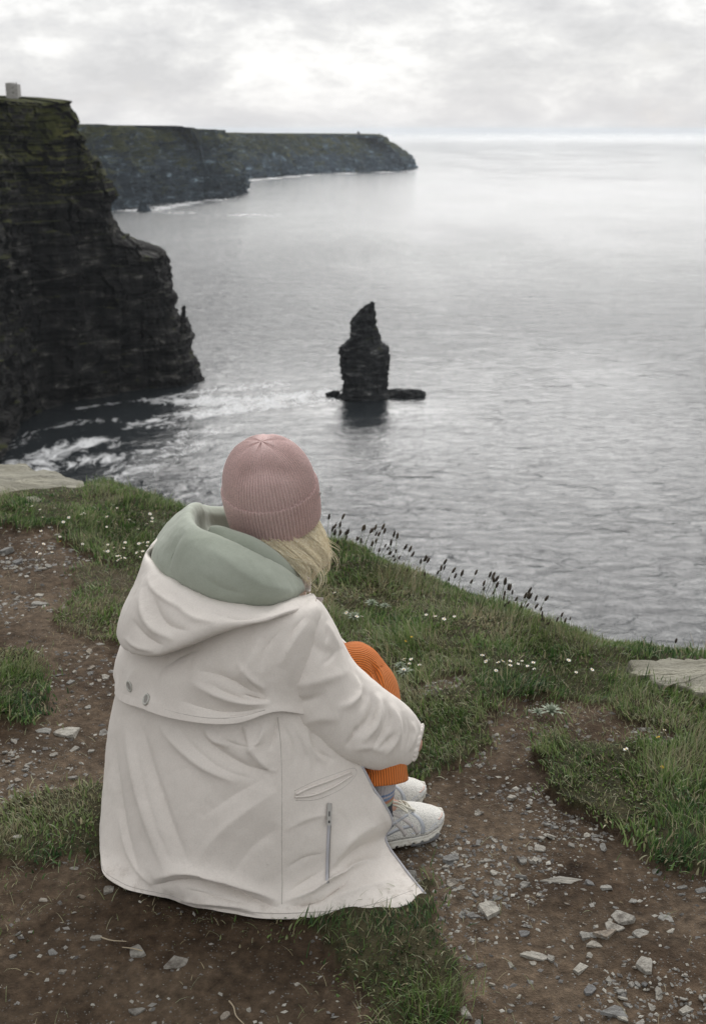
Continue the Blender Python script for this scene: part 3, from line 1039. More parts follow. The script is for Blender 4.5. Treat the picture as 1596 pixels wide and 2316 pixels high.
def build_stones():
    mat = stone_material()
    meshes = [stone_mesh('stone', 100 + k, f, mat) for k, f in enumerate([0.16, 0.2, 0.24, 0.3, 0.36, 0.42, 0.22, 0.28, 0.18, 0.33, 0.5, 0.26, 0.2, 0.38])]

    def place(px, py, wpx, mi, rz, label, group=None, tilt=0.12, name='stone', elong=1.0, sink=0.25):
        p = G(px, py, 0.0)
        z = float(gz(p[0], p[1])[0])
        p = G(px, py, z)
        d = project(p[None])[1][0]
        s = wpx * d / FPX
        o = obj(name, meshes[mi], None, label=label, category='stone')
        if group:
            o['group'] = group
        o.scale = (s * max(elong, 1) ** 0.35, s / max(elong, 1) ** 1.6, s / max(elong, 1) ** 0.8)
        o.rotation_euler = (random.gauss(0, tilt), random.gauss(0, tilt), rz)
        th = meshes[mi].vertices
        hz = max(v.co.z for v in th) * s
        o.location = (p[0], p[1], z + hz * (0.32 - sink))
        return o
    big = [  # px, py, width px, mesh, rot, elong, label
        (1020, 1946, 46, 5, 0.4, 1.0, 'angular grey-brown stone lying just beyond the toe of the nearer shoe'),
        (1220, 1922, 38, 4, 1.0, 1.0, 'pale flat-topped stone in the middle of the stony soil right of the shoes'),
        (1156, 1806, 27, 10, 0.3, 1.0, 'small white blocky stone alone on dark soil between shoe and turf'),
        (1292, 1914, 26, 11, 2.0, 1.0, 'blue-grey rounded stone right of the pale flat-topped stone'),
        (1278, 1993, 104, 0, -0.10, 2.2, 'long narrow grey slab half sunk in the stony soil'),
        (1104, 2061, 76, 3, 0.5, 1.0, 'flat brown-grey slab with a smaller chip leaning against it'),
        (1070, 2072, 40, 8, 0.2, 1.0, 'chip leaning on the flat brown-grey slab'),
        (1002, 2085, 36, 6, 0.1, 1.0, 'pale stone between the coat hem grass and the stony soil'),
        (1409, 2078, 54, 9, 0.7, 1.0, 'large upright pale stone with pointed top on the stony soil'),
        (1366, 2113, 56, 7, 0.25, 1.05, 'thick light stone just below the pointed pale stone'),
        (1388, 2098, 50, 1, 0.1, 1.0, 'grey wedge stone tucked between the pointed and thick light stones'),
        (1322, 2118, 34, 4, 1.4, 1.0, 'blue-grey stone at the edge of the light stone cluster'),
        (1449, 2113, 40, 2, -0.7, 1.0, 'narrow tan stone right of the light stone cluster'),
        (1345, 2138, 44, 12, 0.3, 1.0, 'flat pale stone below the light stone cluster'),
        (1460, 2186, 50, 9, -0.3, 1.0, 'rounded pale stone in the lower right stony soil'),
        (1205, 2165, 86, 3, -0.5, 1.6, 'long brownish stone coated with black soil'),
        (1312, 2196, 46, 13, 0.4, 1.0, 'brown crumbly stone below the long soil-coated stone'),
        (1334, 2243, 40, 5, 0.8, 1.0, 'light grey angular stone near the bottom right of the picture'),
        (1040, 2285, 74, 1, -0.6, 1.1, 'large tilted grey slab at the tip of the bottom grass patch'),
        (1400, 2290, 92, 0, -0.12, 1.5, 'broad flat slab near the bottom edge on the right'),
        (1550, 2290, 42, 13, 0.2, 1.0, 'bluish rounded stone in the bottom right corner'),
        (1590, 2020, 40, 6, 0.4, 1.0, 'pale wedge stone cut by the right edge of the picture'),
        (1505, 2080, 44, 8, 0.1, 1.0, 'dark slate flake right of the pointed pale stone'),
        (928, 1985, 62, 4, 1.35, 1.35, 'large brown stone wedge poking out under the coat front'),
        (312, 2155, 44, 9, 0.5, 1.0, 'grey wedge-shaped stone on bare soil below the coat'),
        (398, 2177, 60, 0, 0.05, 1.1, 'flat long pale stone on bare soil below the coat'),
        (218, 2124, 30, 5, 0.2, 1.0, 'light rounded stone left of the wedge-shaped stone'),
        (244, 2015, 40, 3, 0.3, 1.0, 'flat grey stone by the left corner of the coat hem'),
        (120, 2156, 24, 9, 0.8, 1.0, 'small pale stone on bare soil at lower left'),
        (308, 2288, 42, 7, 0.1, 1.0, 'brown stone close to the bottom edge on the left'),
        (510, 2300, 30, 5, 0.9, 1.0, 'pale stone at the bottom edge below the flat long stone'),
        (152, 1657, 66, 2, -0.4, 1.15, 'large pale tan stone on the path beside the coat'),
        (98, 1655, 46, 8, 0.0, 1.0, 'flat white stone touching the turf patch on the path'),
        (168, 1698, 28, 13, 0.5, 1.0, 'small brown stone below the large tan path stone'),
        (205, 1700, 24, 3, 0.2, 1.0, 'grey stone next to the coat below the large tan path stone'),
        (240, 1660, 40, 1, 0.2, 1.0, 'pale stone half hidden by the left side of the coat'),
        (14, 1248, 40, 10, 0.4, 1.0, 'pale boulder at the left edge of the picture on the upper path'),
        (148, 1372, 44, 0, 0.0, 1.1, 'flat pale stone near the turf on the upper path'),
        (90, 1366, 46, 1, 0.2, 1.1, 'tan flat stone in the middle of the upper path'),
        (76, 1476, 20, 5, 0.2, 1.0, 'small stone just above the left turf patch'),
        (40, 1895, 22, 5, 0.2, 1.0, 'small stone in the lower left turf'),
        (97, 2040, 26, 6, 0.1, 1.0, 'small pale stone below the lower left turf'),
        (86, 2134, 0, 0, 0, 1.0, ''),
    ]
    for px, py, w, mi, rz, el, lab in big:
        if w:
            place(px, py, w, mi, rz, lab, None, 0.09, elong=el)
    # the medium stones one could still pick up one by one
    zones = [
        ('small slate stone on the bare soil right of the shoes', 'small stones right of the shoes', [(900, 1780), (1050, 1770), (1200, 1850), (1400, 1900), (1596, 2010), (1596, 2320), (1060, 2320), (1060, 2180), (990, 2040), (990, 1900)], 150, (11, 34)),
        ('small pale stone on the bare path left of the coat', 'small stones on the left path', [(0, 1215), (130, 1225), (200, 1290), (130, 1300), (120, 1420), (250, 1450), (235, 1760), (140, 1790), (0, 1830), (0, 1660), (110, 1640), (115, 1520), (60, 1470), (0, 1460)], 85, (10, 30)),
        ('small stone on the dark soil below the coat', 'small stones below the coat', [(0, 1990), (200, 1960), (300, 2020), (480, 2080), (760, 2140), (830, 2320), (0, 2320)], 48, (9, 26)),
        ('tiny pale stone on the dark soil between the shoes and the far turf', 'small stones near the shoes', [(900, 1770), (1040, 1760), (1180, 1760), (1240, 1840), (1000, 1850)], 17, (9, 17)),
    ]
    marks = [(1020, 1946, 'angular stone by the shoe toe'), (1220, 1922, 'pale flat-topped stone'), (1156, 1806, 'white blocky stone on dark soil'), (1292, 1914, 'blue-grey rounded stone'), (1278, 1993, 'long narrow grey slab'), (1104, 2061, 'flat brown-grey slab'), (1002, 2085, 'right tip of the coat hem'), (1409, 2078, 'pointed pale stone'), (1366, 2113, 'thick light stone in the cluster'), (1460, 2186, 'rounded pale stone at lower right'), (1205, 2165, 'long soil-coated stone'), (1312, 2196, 'brown crumbly stone'), (1040, 2285, 'tilted slab beside the bottom grass'), (1400, 2290, 'broad flat slab at the bottom edge'), (1550, 2290, 'bluish stone in the bottom corner'), (1590, 2020, 'pale wedge stone at the right edge'), (1505, 2080, 'dark slate flake'), (312, 2155, 'grey wedge-shaped stone'), (398, 2177, 'flat long pale stone'), (244, 2015, 'left corner of the coat hem'), (120, 2156, 'small pale stone at lower left'), (308, 2288, 'brown stone by the bottom edge'), (640, 2250, 'bare soil left of the bottom grass patch'), (152, 1657, 'large tan path stone'), (98, 1655, 'flat white path stone'), (240, 1660, 'left side of the coat'), (14, 1248, 'pale boulder at the left edge'), (148, 1372, 'flat pale stone on the upper path'), (90, 1366, 'tan flat stone on the upper path'), (76, 1476, 'top of the left turf patch'), (40, 1760, 'lower left turf'), (960, 1790, 'farther shoe')]
    near_mark = {}
    for lab, grp, poly, cnt, (w0, w1) in zones:
        pp = np.array(poly, float)
        k = 0
        while k < cnt:
            a, b = rng.uniform(pp[:, 0].min(), pp[:, 0].max()), rng.uniform(pp[:, 1].min(), pp[:, 1].max())
            if not in_poly(np.array([a]), np.array([b]), poly)[0]:
                continue
            p = G(a, b)
            c, _ = turf_cover(p[:1], p[1:2])
            if c[0] > 0.3 and rng.random() < 0.9:
                continue
            if rng.random() > np.clip(0.25 + 1.3 * float(fbm(np.array([p[0] / 0.30]), np.array([p[1] / 0.22]), 55.0, 4)[0]), 0.12, 1):
                continue
            w = w0 + (w1 - w0) * rng.random() ** 2.0
            o = place(a, b, w, int(rng.integers(len(meshes))), rng.uniform(0, 6.28), lab, grp, 0.2, elong=rng.uniform(0.9, 1.25))
            j = min(range(len(marks)), key=lambda q: math.hypot(marks[q][0] - a, marks[q][1] - b))
            near_mark.setdefault(j, []).append((math.hypot(marks[j][0] - a, marks[j][1] - b), k, o))
            k += 1
    for j, lst in near_mark.items():
        lst.sort(key=lambda t: t[0])
        for q, (_, _, o) in enumerate(lst):
            o['label'] = ('small stone lying nearest to the ' if q == 0 else ORD[q] + ' nearest small stone to the ') + marks[j][2]
    # gravel too fine to pick apart
    gm = Mat('gravel_chips')
    t = gm.attr('tint')
    col = gm.ramp(t, [(0.0, (0.08, 0.075, 0.07)), (0.35, (0.17, 0.162, 0.15)), (0.7, (0.27, 0.26, 0.23)), (1.0, (0.38, 0.365, 0.325))])
    gm.set(Base_Color=col, Roughness=0.85)
    N = 150000
    x = rng.uniform(-2.0, 1.3, N)
    y = rng.uniform(1.5, 4.9, N)
    cov, _ = turf_cover(x, y)
    p, _d = project(np.stack([x, y, 0 * x], 1))
    lane = 0.30 + 1.25 * fbm(x / 0.30, y / 0.22, 55.0, 4)
    stony = np.where(p[:, 0] > 900, 2.4, np.where(p[:, 1] < 1850, 0.42, 0.22))
    k = (cov < 0.3) & (rng.random(N) < np.clip(lane, 0.06, 1) * stony * 1.05) & (edge_dist(x, y) < -0.03)
    k &= ((x + 0.22) / 0.34) ** 2 + ((y - 2.38) / 0.28) ** 2 > 1
    x, y, cov = x[k], y[k], cov[k]
    n = len(x)
    s = 0.0015 + 0.0075 * rng.random(n) ** 3.0
    s *= np.clip(y / 2.6, 0.8, 1.5)
    z = ground_z(x, y, cov) + s * rng.uniform(-0.15, 0.15, n)
    # squashed, skewed octahedral chips
    base = np.array([(1, 0, 0), (0.2, 1, 0.1), (-1, 0.1, 0), (-0.1, -1, -0.1), (0.2, 0.1, 1), (0, 0, -1)], float)
    f = np.array([(0, 1, 4), (1, 2, 4), (2, 3, 4), (3, 0, 4), (1, 0, 5), (2, 1, 5), (3, 2, 5), (0, 3, 5)])
    P = base[None] * (s[:, None, None] * np.stack([rng.uniform(.7, 1.4, n), rng.uniform(.6, 1.0, n), rng.uniform(.3, .6, n)], 1)[:, None])
    P = P * rng.uniform(0.75, 1.25, P.shape)
    a = rng.uniform(0, 6.28, n)
    ca, sa = np.cos(a)[:, None], np.sin(a)[:, None]
    V = np.stack([P[..., 0] * ca - P[..., 1] * sa + x[:, None], P[..., 0] * sa + P[..., 1] * ca + y[:, None], P[..., 2] + z[:, None]], -1)
    F = (np.arange(n) * 6)[:, None, None] + f[None]
    me = make_mesh('gravel', V.reshape(-1, 3), F.reshape(-1, 3), [gm.m], False, attrs={'tint': np.repeat(rng.random(n) ** 1.5, 6)})
    obj('gravel', me, kind='stuff', label='fine slate gravel strewn over the bare soil', category='gravel')


def build_slabs():
    """two pale flagstone ledges on the lip of the cliff"""
    m = Mat('pale_flagstone')
    co = m.coord('Position', (1, 1, 1))
    n = m.noise(co, 2.2, 7, 0.62)
    n2 = m.noise(m.coord('Position', (2.0, 9.0, 6.0), rot=(0, 0, 0.12)), 1.0, 7, 0.75, 1.4)
    col = m.ramp(n, [(0.3, (0.17, 0.158, 0.115)), (0.5, (0.31, 0.295, 0.23)), (0.72, (0.44, 0.42, 0.35))])
    col = m.mix(m.ramp(n2, [(0.54, 0.0), (0.68, 0.75)]), col, (0.11, 0.105, 0.085))
    m.set(Base_Color=col, Roughness=0.9)
    m.bump(m.math('ADD', n, m.math('MULTIPLY', n2, 1.0)), 0.9, 0.08)
    for pts, zt, lab in (([(-420, 1030), (-120, 1035), (0, 1050), (45, 1047), (100, 1062), (150, 1074), (195, 1090), (214, 1105), (208, 1116), (120, 1132), (-60, 1140), (-420, 1140)], 0.035, 'pale flat flagstone ledge at the cliff edge on the left'),
                         ([(1436, 1500), (1490, 1488), (1545, 1482), (1600, 1473), (1760, 1462), (1990, 1470), (1990, 1560), (1760, 1570), (1600, 1552), (1500, 1536), (1450, 1512)], 0.075, 'pale rough flagstone ledge at the cliff edge on the right')):
        P = spline(np.array([G(a, b, zt) for a, b in pts]), 150, True)
        P[:, 0] += 0.03 * _hash(np.floor(np.arange(150) / 6.0), np.zeros(150), np.zeros(150)) + 0.012 * fbm(np.arange(150) / 3.0, 0 * P[:, 0] + 3, 0, 3)
        P[:, 1] += 0.04 * _hash(np.floor(np.arange(150) / 5.0), np.ones(150), np.zeros(150)) + 0.015 * fbm(np.arange(150) / 3.0, 0 * P[:, 0], 0, 3)
        c = P.mean(0)
        rings = []
        for s_, dz in [(q, 0.012 * (1 - q)) for q in np.linspace(0.02, 0.965, 44)] + [(0.985, -0.004), (0.992, -0.02), (1.0, -0.022), (1.0, -0.05), (1.012, -0.052), (1.008, -0.10), (0.99, -0.103), (0.985, -0.2), (0.99, -0.5)]:
            R = c + (P - c) * s_
            f_ = 0.5 + 0.8 * fbm(R[:, 0] / .55, R[:, 1] / .30, 4.0, 5)
            R[:, 2] = zt + dz + 0.012 * (np.floor(f_ * 4) / 4 + 0.25 * smooth(0.75, 1.0, f_ * 4 - np.floor(f_ * 4))) - 0.012 + 0.022 * fbm(R[:, 0] / .28, R[:, 1] / .2, 14.0, 4) + 0.005 * fbm(R[:, 0] / .04, R[:, 1] / .04, 8.0, 3)
            if dz < -0.05:
                R[:, :2] += 0.012 * vnoise(P[:, 0] * 9, P[:, 1] * 9, dz * 40)[:, None]
            rings.append(R)
        V = np.stack(rings).reshape(-1, 3)
        F = [list(f) for f in grid_faces(len(rings), 150, True)] + [list(range(150))[::-1]]
        obj('rock_slab', make_mesh('rock_slab', V, F, [m.m], False), None, label=lab, category='rock')


# ------------------------------------------------------------------ flowers and seed heads
def build_flowers(gmat):
    white = Mat('daisy_petal').set(Base_Color=(0.74, 0.73, 0.70), Roughness=0.7).m
    yellow = Mat('flower_yellow').set(Base_Color=(0.62, 0.40, 0.03), Roughness=0.7).m
    stalk = Mat('flower_stalk').set(Base_Color=(0.07, 0.095, 0.035), Roughness=0.7).m
    brown = Mat('seed_head_brown')
    brown.set(Base_Color=brown.ramp(brown.objrand(), [(0, (0.022, 0.017, 0.012)), (1, (0.055, 0.040, 0.026))]), Roughness=0.9)
    brown = brown.m
    silver = Mat('silver_leaf').set(Base_Color=(0.20, 0.235, 0.17), Roughness=0.75).m

    def daisy(yellow_only=False):
        parts, fm = [], []
        V, F = tube([(0, 0, 0), (0.002, 0.001, 0.5), (0, 0, 1.0)], [0.03, 0.025, 0.03], 5)
        parts.append((V, F)); fm += [0] * len(F)
        nP = 14
        PV, PF = [], []
        R = 0.34 if not yellow_only else 0.28
        for k in range(nP):
            a = 2 * np.pi * k / nP
            c, s = np.cos(a), np.sin(a)
            w = 0.075
            for r_, ww, zz in ((0.08, 0.5, 1.02), (R * 0.65, 1.0, 1.05), (R, 0.55, 1.01 + 0.05 * (k % 3))):
                PV += [(c * r_ - s * w * ww, s * r_ + c * w * ww, zz), (c * r_ + s * w * ww, s * r_ - c * w * ww, zz)]
            b = 6 * k
            PF += [[b, b + 1, b + 3, b + 2], [b + 2, b + 3, b + 5, b + 4]]
        parts.append((np.array(PV), PF)); fm += [2 if yellow_only else 1] * len(PF)
        a = np.linspace(0, 2 * np.pi, 9)[:-1]
        cv = [(0.13 * np.cos(t), 0.13 * np.sin(t), 1.03) for t in a] + [(0.08 * np.cos(t), 0.08 * np.sin(t), 1.09) for t in a] + [(0, 0, 1.11)]
        cf = [[i, (i + 1) % 8, 8 + (i + 1) % 8, 8 + i] for i in range(8)] + [[8 + i, 8 + (i + 1) % 8, 16] for i in range(8)]
        parts.append((np.array(cv), cf)); fm += [2] * len(cf)
        V, F = merge(parts)
        return make_mesh('daisy', V, F, [stalk, white, yellow], False, fmat=fm)
    dm, ym = daisy(), daisy(True)

    def put(me, name, px, py, scale, label, group, cat, tilt=0.25):
        p = G(px, py, 0.03)
        z = float(gz(p[0], p[1])[0])
        s = scale
        # the head should appear where the photo has it: stand the stalk below it
        q = G(px, py, z + s)
        z = float(gz(q[0], q[1])[0])
        o = obj(name, me, None, (q[0], q[1], z), label=label, category=cat, group=group)
        o.scale = (s * 0.72, s * 0.72, s)
        o.rotation_euler = (random.gauss(0, tilt) + 0.15, random.gauss(0, tilt), random.uniform(0, 6.28))
        return o
    spots = []
    for k in range(34):
        spots.append((random.uniform(20, 350), 1145 + random.random() * 110, 'white daisy in the turf below the left flagstone ledge', 'daisies on the left turf'))
    for k in range(14):
        spots.append((random.uniform(240, 340), random.uniform(1225, 1265), 'white daisy in the dense drift left of the green hood', 'daisies beside the hood'))
    for a, b in [(915, 1488), (905, 1492), (925, 1495), (935, 1487), (950, 1497), (912, 1510), (1090, 1486), (1100, 1494), (1112, 1490), (1125, 1493), (1135, 1500), (1150, 1492), (1165, 1498), (1180, 1496), (1195, 1505), (1205, 1500), (1212, 1512), (1120, 1512), (1150, 1506), (1280, 1490), (1300, 1518), (1330, 1512)]:
        spots.append((a, b, 'white daisy in the flower drift right of the orange knee', 'daisies right of the knee'))
    for a, b in [(790, 1385), (800, 1392), (815, 1396), (965, 1392), (985, 1397), (1000, 1400), (760, 1342), (1028, 1398)]:
        spots.append((a, b, 'white daisy on the turf slope just below the seed heads', 'daisies below the seed heads'))
    for a, b, lab in [(1428, 1690, 'single white daisy in long turf on the right'), (1270, 1395, 'single white daisy on the far turf lip'), (1500, 1655, 'pale daisy near the right flagstone turf')]:
        spots.append((a, b, lab, None))
    spots.sort(key=lambda t: (t[3] or '', t[0]))
    seen = {}
    for a, b, lab, grp in spots:
        if grp:
            seen[grp] = seen.get(grp, 0) + 1
            lab = ORD[seen[grp] - 1] + ' from the left: ' + lab
        o = put(dm, 'daisy', a, b, random.uniform(0.020, 0.029), lab, grp or '', 'daisy')
        if not grp:
            del o['group']
    for k, (a, b, lab) in enumerate([(907, 1447, 'yellow flower left of a pair above the daisy drift'), (932, 1440, 'yellow flower right of a pair above the daisy drift'), (1490, 1728, 'small yellow flower in turf at the far right'), (1497, 1676, 'yellow flower above the small one at the far right'), (140, 1225, 'orange-yellow flower at the edge of the left path')]):
        o = put(ym, 'yellow_flower', a, b, 0.024, lab, '', 'flower')
        del o['group']
    # ribwort seed heads standing along the lip
    bend = [0.0, 0.02, 0.05]
    sV, sF = tube([(0, 0, 0), (0.03, 0, 0.5), (0.09, 0, 0.93)], [0.007, 0.006, 0.005], 4)
    hV, hF = tube([(0.09, 0, 0.90), (0.098, 0, 0.93), (0.108, 0, 0.98), (0.118, 0, 1.03), (0.126, 0, 1.07)], [0.012, 0.03, 0.034, 0.027, 0.008], 6)
    sme, hme = make_mesh('seed_stalk', sV, sF, [stalk], True), make_mesh('seed_head', hV, hF, [brown], True)
    heads = []
    ed = np.array(EDGE_PX, float)
    for k in range(118):
        a = 735 + (1345 - 735) * random.random() ** 1.25
        if 1230 < a and random.random() < 0.6:
            continue
        heads.append(a)
    heads += [383, 388, 372, 1395, 1510, 1240]
    heads.sort()
    segs = [(700, 'left of the hood'), (790, 'right beside the blond hair'), (860, 'a little right of the hair'), (930, 'above the orange knee'), (1010, 'above the sleeve end'), (1090, 'above the daisy drift'), (1180, 'in the middle of the right-hand lip'), (1290, 'on the lower right-hand lip'), (9999, 'near the right flagstone')]
    cnt = {}
    for a in heads:
        sg = next(t for lim, t in segs if a < lim)
        cnt[sg] = cnt.get(sg, 0) + 1
        b = float(np.interp(a, ed[:, 0], ed[:, 1])) + random.uniform(-4, 26)
        p = G(a, b)
        z = float(gz(p[0], p[1])[0])
        L = random.uniform(0.085, 0.15) * (1.0 if a < 1200 else 0.7)
        if a < 700:
            L = 0.07
        st = obj('ribwort_stalk', sme, None, (p[0], p[1], z), label=ORD[cnt[sg] - 1] + ' from the left of the dark seed heads ' + sg, category='plant', group='plantain stalks along the cliff lip' if a > 700 else 'seed heads left of the hood')
        st.scale = (L, L, L)
        st.rotation_euler = (random.gauss(0, .12), random.gauss(0.15, .14), random.gauss(0, 0.5))
        hd = obj('seed_head', hme, st)
    # bleached twigs on the soil
    tw = Mat('bleached_twig').set(Base_Color=(0.36, 0.30, 0.21), Roughness=0.9).m
    for pts, lab in (([(518, 2262), (528, 2280), (534, 2300), (552, 2318)], 'pale curved twig at the bottom edge below the coat'), ([(228, 2120), (252, 2128), (286, 2129)], 'short pale twig beside the light rounded stone'), ([(322, 2150), (300, 2146), (276, 2140)], 'dry grass stalk by the wedge-shaped stone')):
        w_ = []
        for a, b in pts:
            p = G(a, b)
            w_.append([p[0], p[1], float(gz(p[0], p[1])[0]) + 0.004 + random.random() * 0.004])
        obj('twig', make_mesh('twig', *tube(spline(np.array(w_), 24), np.linspace(0.0015, 0.0009, 24), 6), [tw], True), None, label=lab, category='twig')
    # silvery rosettes
    lv = []
    for k in range(22):
        a = 2.4 * k
        r0 = 0.5 - 0.014 * k
        path = [(0, 0, 0.02), (r0 * .5 * np.cos(a), r0 * .5 * np.sin(a), 0.12 + .006 * k), (r0 * np.cos(a), r0 * np.sin(a), 0.08 + 0.012 * k)]
        s = np.array([-np.sin(a), np.cos(a), 0]) * 0.055
        V = []
        for q, w in zip(path, (0.4, 1.0, 0.15)):
            V += [np.array(q) - s * w, np.array(q) + s * w]
        lv.append((np.array(V), [[0, 1, 3, 2], [2, 3, 5, 4]]))
    rme = make_mesh('silver_rosette', *merge(lv), [silver], False)
    for a, b, s, lab in [(1245, 1612, .085, 'large silvery leaf rosette beside the bare soil hollow'), (1215, 1608, .05, 'smaller silvery rosette beside the large one'), (915, 1530, .06, 'silvery rosette in the turf just right of the orange knee'), (905, 1515, .045, 'pale rosette above the silvery rosette by the knee'), (840, 1372, .06, 'pale leaf rosette on the slope right of the collar'), (800, 1400, .06, 'pale leaf rosette close to the coat shoulder'), (870, 1380, .05, 'pale rosette further along the slope right of the collar')]:
        p = G(a, b, 0.03)
        z = float(gz(p[0], p[1])[0])
        o = obj('leaf_rosette', rme, None, (p[0], p[1], z + 0.012), label=lab, category='plant')
        o.scale = (s, s, s)
        o.rotation_euler = (0.1, 0.1, random.uniform(0, 6))


# ------------------------------------------------------------------ haze
HAZE_DENSITY = 1.6e-5


def build_haze():
    m = bpy.data.materials.new('haze_air')
    m.use_nodes = True
    nt = m.node_tree
    nt.nodes.clear()
    o = nt.nodes.new('ShaderNodeOutputMaterial')
    v = nt.nodes.new('ShaderNodeVolumePrincipled')
    v.inputs['Color'].default_value = (0.86, 0.93, 1.0, 1)
    v.inputs['Density'].default_value = HAZE_DENSITY
    v.inputs['Anisotropy'].default_value = 0.2
    nt.links.new(v.outputs[0], o.inputs['Volume'])
    r, z0, z1 = 61000.0, SEA_Z - 12, 48.0
    V = [(x, y, z) for z in (z0, z1) for y in (-r, r) for x in (-r, r)]
    F = [[0, 2, 3, 1], [4, 5, 7, 6], [0, 1, 5, 4], [2, 6, 7, 3], [0, 4, 6, 2], [1, 3, 7, 5]]
    obj('haze', make_mesh('haze', V, F, [m], False), None, kind='stuff', label='thin sea haze')


# ------------------------------------------------------------------ the seated person
def polydist(p, line):
    """distance (frame units) of points p (n,2) to a polyline, the side (+ = right of travel) and the parameter 0..1 along it"""
    line = np.asarray(line, float)
    seg = np.diff(line, axis=0)
    ln = np.linalg.norm(seg, axis=1)
    cum = np.r_[0, np.cumsum(ln)]
    best = np.full(len(p), 1e9)
    par = np.zeros(len(p))
    side = np.zeros(len(p))
    for k in range(len(seg)):
        rel = p - line[k]
        t = np.clip(rel @ seg[k] / (ln[k] ** 2), 0, 1)
        q = rel - t[:, None] * seg[k]
        d = np.linalg.norm(q, axis=1)
        u = d < best
        best[u] = d[u]
        par[u] = ((cum[k] + t * ln[k]) / cum[-1])[u]
        side[u] = np.sign(seg[k][0] * rel[:, 1] - seg[k][1] * rel[:, 0])[u]
    return best, side, par


def fold(S, strokes, wrap=False, facing=True):
    """press folds into a cloth surface (rows, cols, 3). A stroke is (line in frame units, width, height in m, kind).
    kinds: ridge (soft roll), crease (narrow valley), step (cloth on the left-hand side of the line lies higher)"""
    # slow uneven sag of the cloth
    n0 = grid_normals(S, wrap)
    S = S + n0 * (0.0030 * fbm(S[..., 0] / 0.055, S[..., 1] / 0.055, S[..., 2] / 0.11, 3) + 0.0007 * fbm(S[..., 0] / 0.014, S[..., 1] / 0.014, S[..., 2] / 0.022, 2))[..., None]
    for line, width, hgt, kind in strokes:
        sh = S.shape
        N = grid_normals(S, wrap)
        P = S.reshape(-1, 3)
        n = N.reshape(-1, 3)
        view = P - np.array([0, 0, CAM_H])
        view /= np.linalg.norm(view, axis=1, keepdims=True)
        s = -np.sign((n * view).sum(1))
        front = np.abs((n * view).sum(1))
        px, _ = project(P)
        ln = spline(np.asarray(line, float), max(12, 6 * len(line)))
        d, side, par = polydist(px, ln)
        ends = np.sin(np.pi * np.clip(par, 0, 1)) ** 0.9 * smooth(3.0, 0.5, d / width * np.where((par < .001) | (par > .999), 1, 0))
        if kind == 'ridge':
            w_ = np.where(side * np.sign(hgt) > 0, width * 0.72, width * 1.35)      # one flank steeper than the other
            prof = np.exp(-(d / w_) ** 1.22)
        elif kind == 'crease':
            prof = -np.exp(-(d / width) ** 2) + 0.45 * np.exp(-((d - 1.9 * width) / (1.1 * width)) ** 2)
        else:
            prof = np.where(side < 0, 1.0, -0.35) * np.exp(-(d / width) ** 1.3)
            prof = np.where(d < width * 0.10, prof * (d / (width * 0.10)), prof)
        # only the cloth turned to this side
        vis = FACE_SIGN * s
        amt = hgt * prof * ends * (0.35 + 0.65 * np.clip(front * 1.6, 0, 1))
        outward = n * s[:, None]
        S = (P + outward * (1.25 * amt * VIS_MASK(P))[:, None]).reshape(sh)
    return S


FACE_SIGN = 1.0


def VIS_MASK(P):
    # cloth on the far side of the body (well behind the spine) is left alone
    return smooth(2.62, 2.52, P[:, 1])


def sheet(name, S, mat, parent, thick=0.0025, wrap=False, uvscale=1.0, sub=0, solid=True):
    nr, nc = S.shape[:2]
    uv = None
    if not wrap:
        uu, vv = np.meshgrid(np.linspace(0, 1, nc), np.linspace(0, 1, nr))
        uv = np.stack([uu.ravel() * uvscale, vv.ravel() * uvscale], 1)
    me = make_mesh(name, S.reshape(-1, 3), grid_faces(nr, nc, wrap), [mat], True, uv=uv)
    bm = bmesh.new()
    bm.from_mesh(me)
    bm.to_mesh(me)
    bm.free()
    o = obj(name, me, parent)
    if solid:
        md = o.modifiers.new('thickness', 'SOLIDIFY')
        md.thickness = thick
        md.offset = 0.0
    return o


def seam(name, lines, parent, mat, r=0.0011, lift=0.0008, on=None):
    """thin raised cord(s) laid along polylines of world points"""
    parts = [tube(l, r, 5) for l in lines]
    return obj(name, make_mesh(name, *merge(parts), [mat], True), parent)


def snap(S, pts, lift=0.001):
    """frame-unit polyline -> world points lying on the nearest visible vertex of grid S (plus a small lift toward the viewer)"""
    P = S.reshape(-1, 3)
    px, dep = project(P)
    ln = spline(np.asarray(pts, float), max(10, 8 * len(pts)))
    out = []
    for q in ln:
        d2 = ((px - q) ** 2).sum(1)
        idx = np.argpartition(d2, 8)[:8]
        near = idx[dep[idx] < dep[idx].min() + 0.05]
        w = 1.0 / (d2[near] + 0.5)
        dd = (dep[near] * w).sum() / w.sum()
        r = ray(q[0], q[1])
        p = np.array([0, 0, CAM_H]) + r * (dd - lift * 1.6)
        out.append(p)
    return np.array(out)


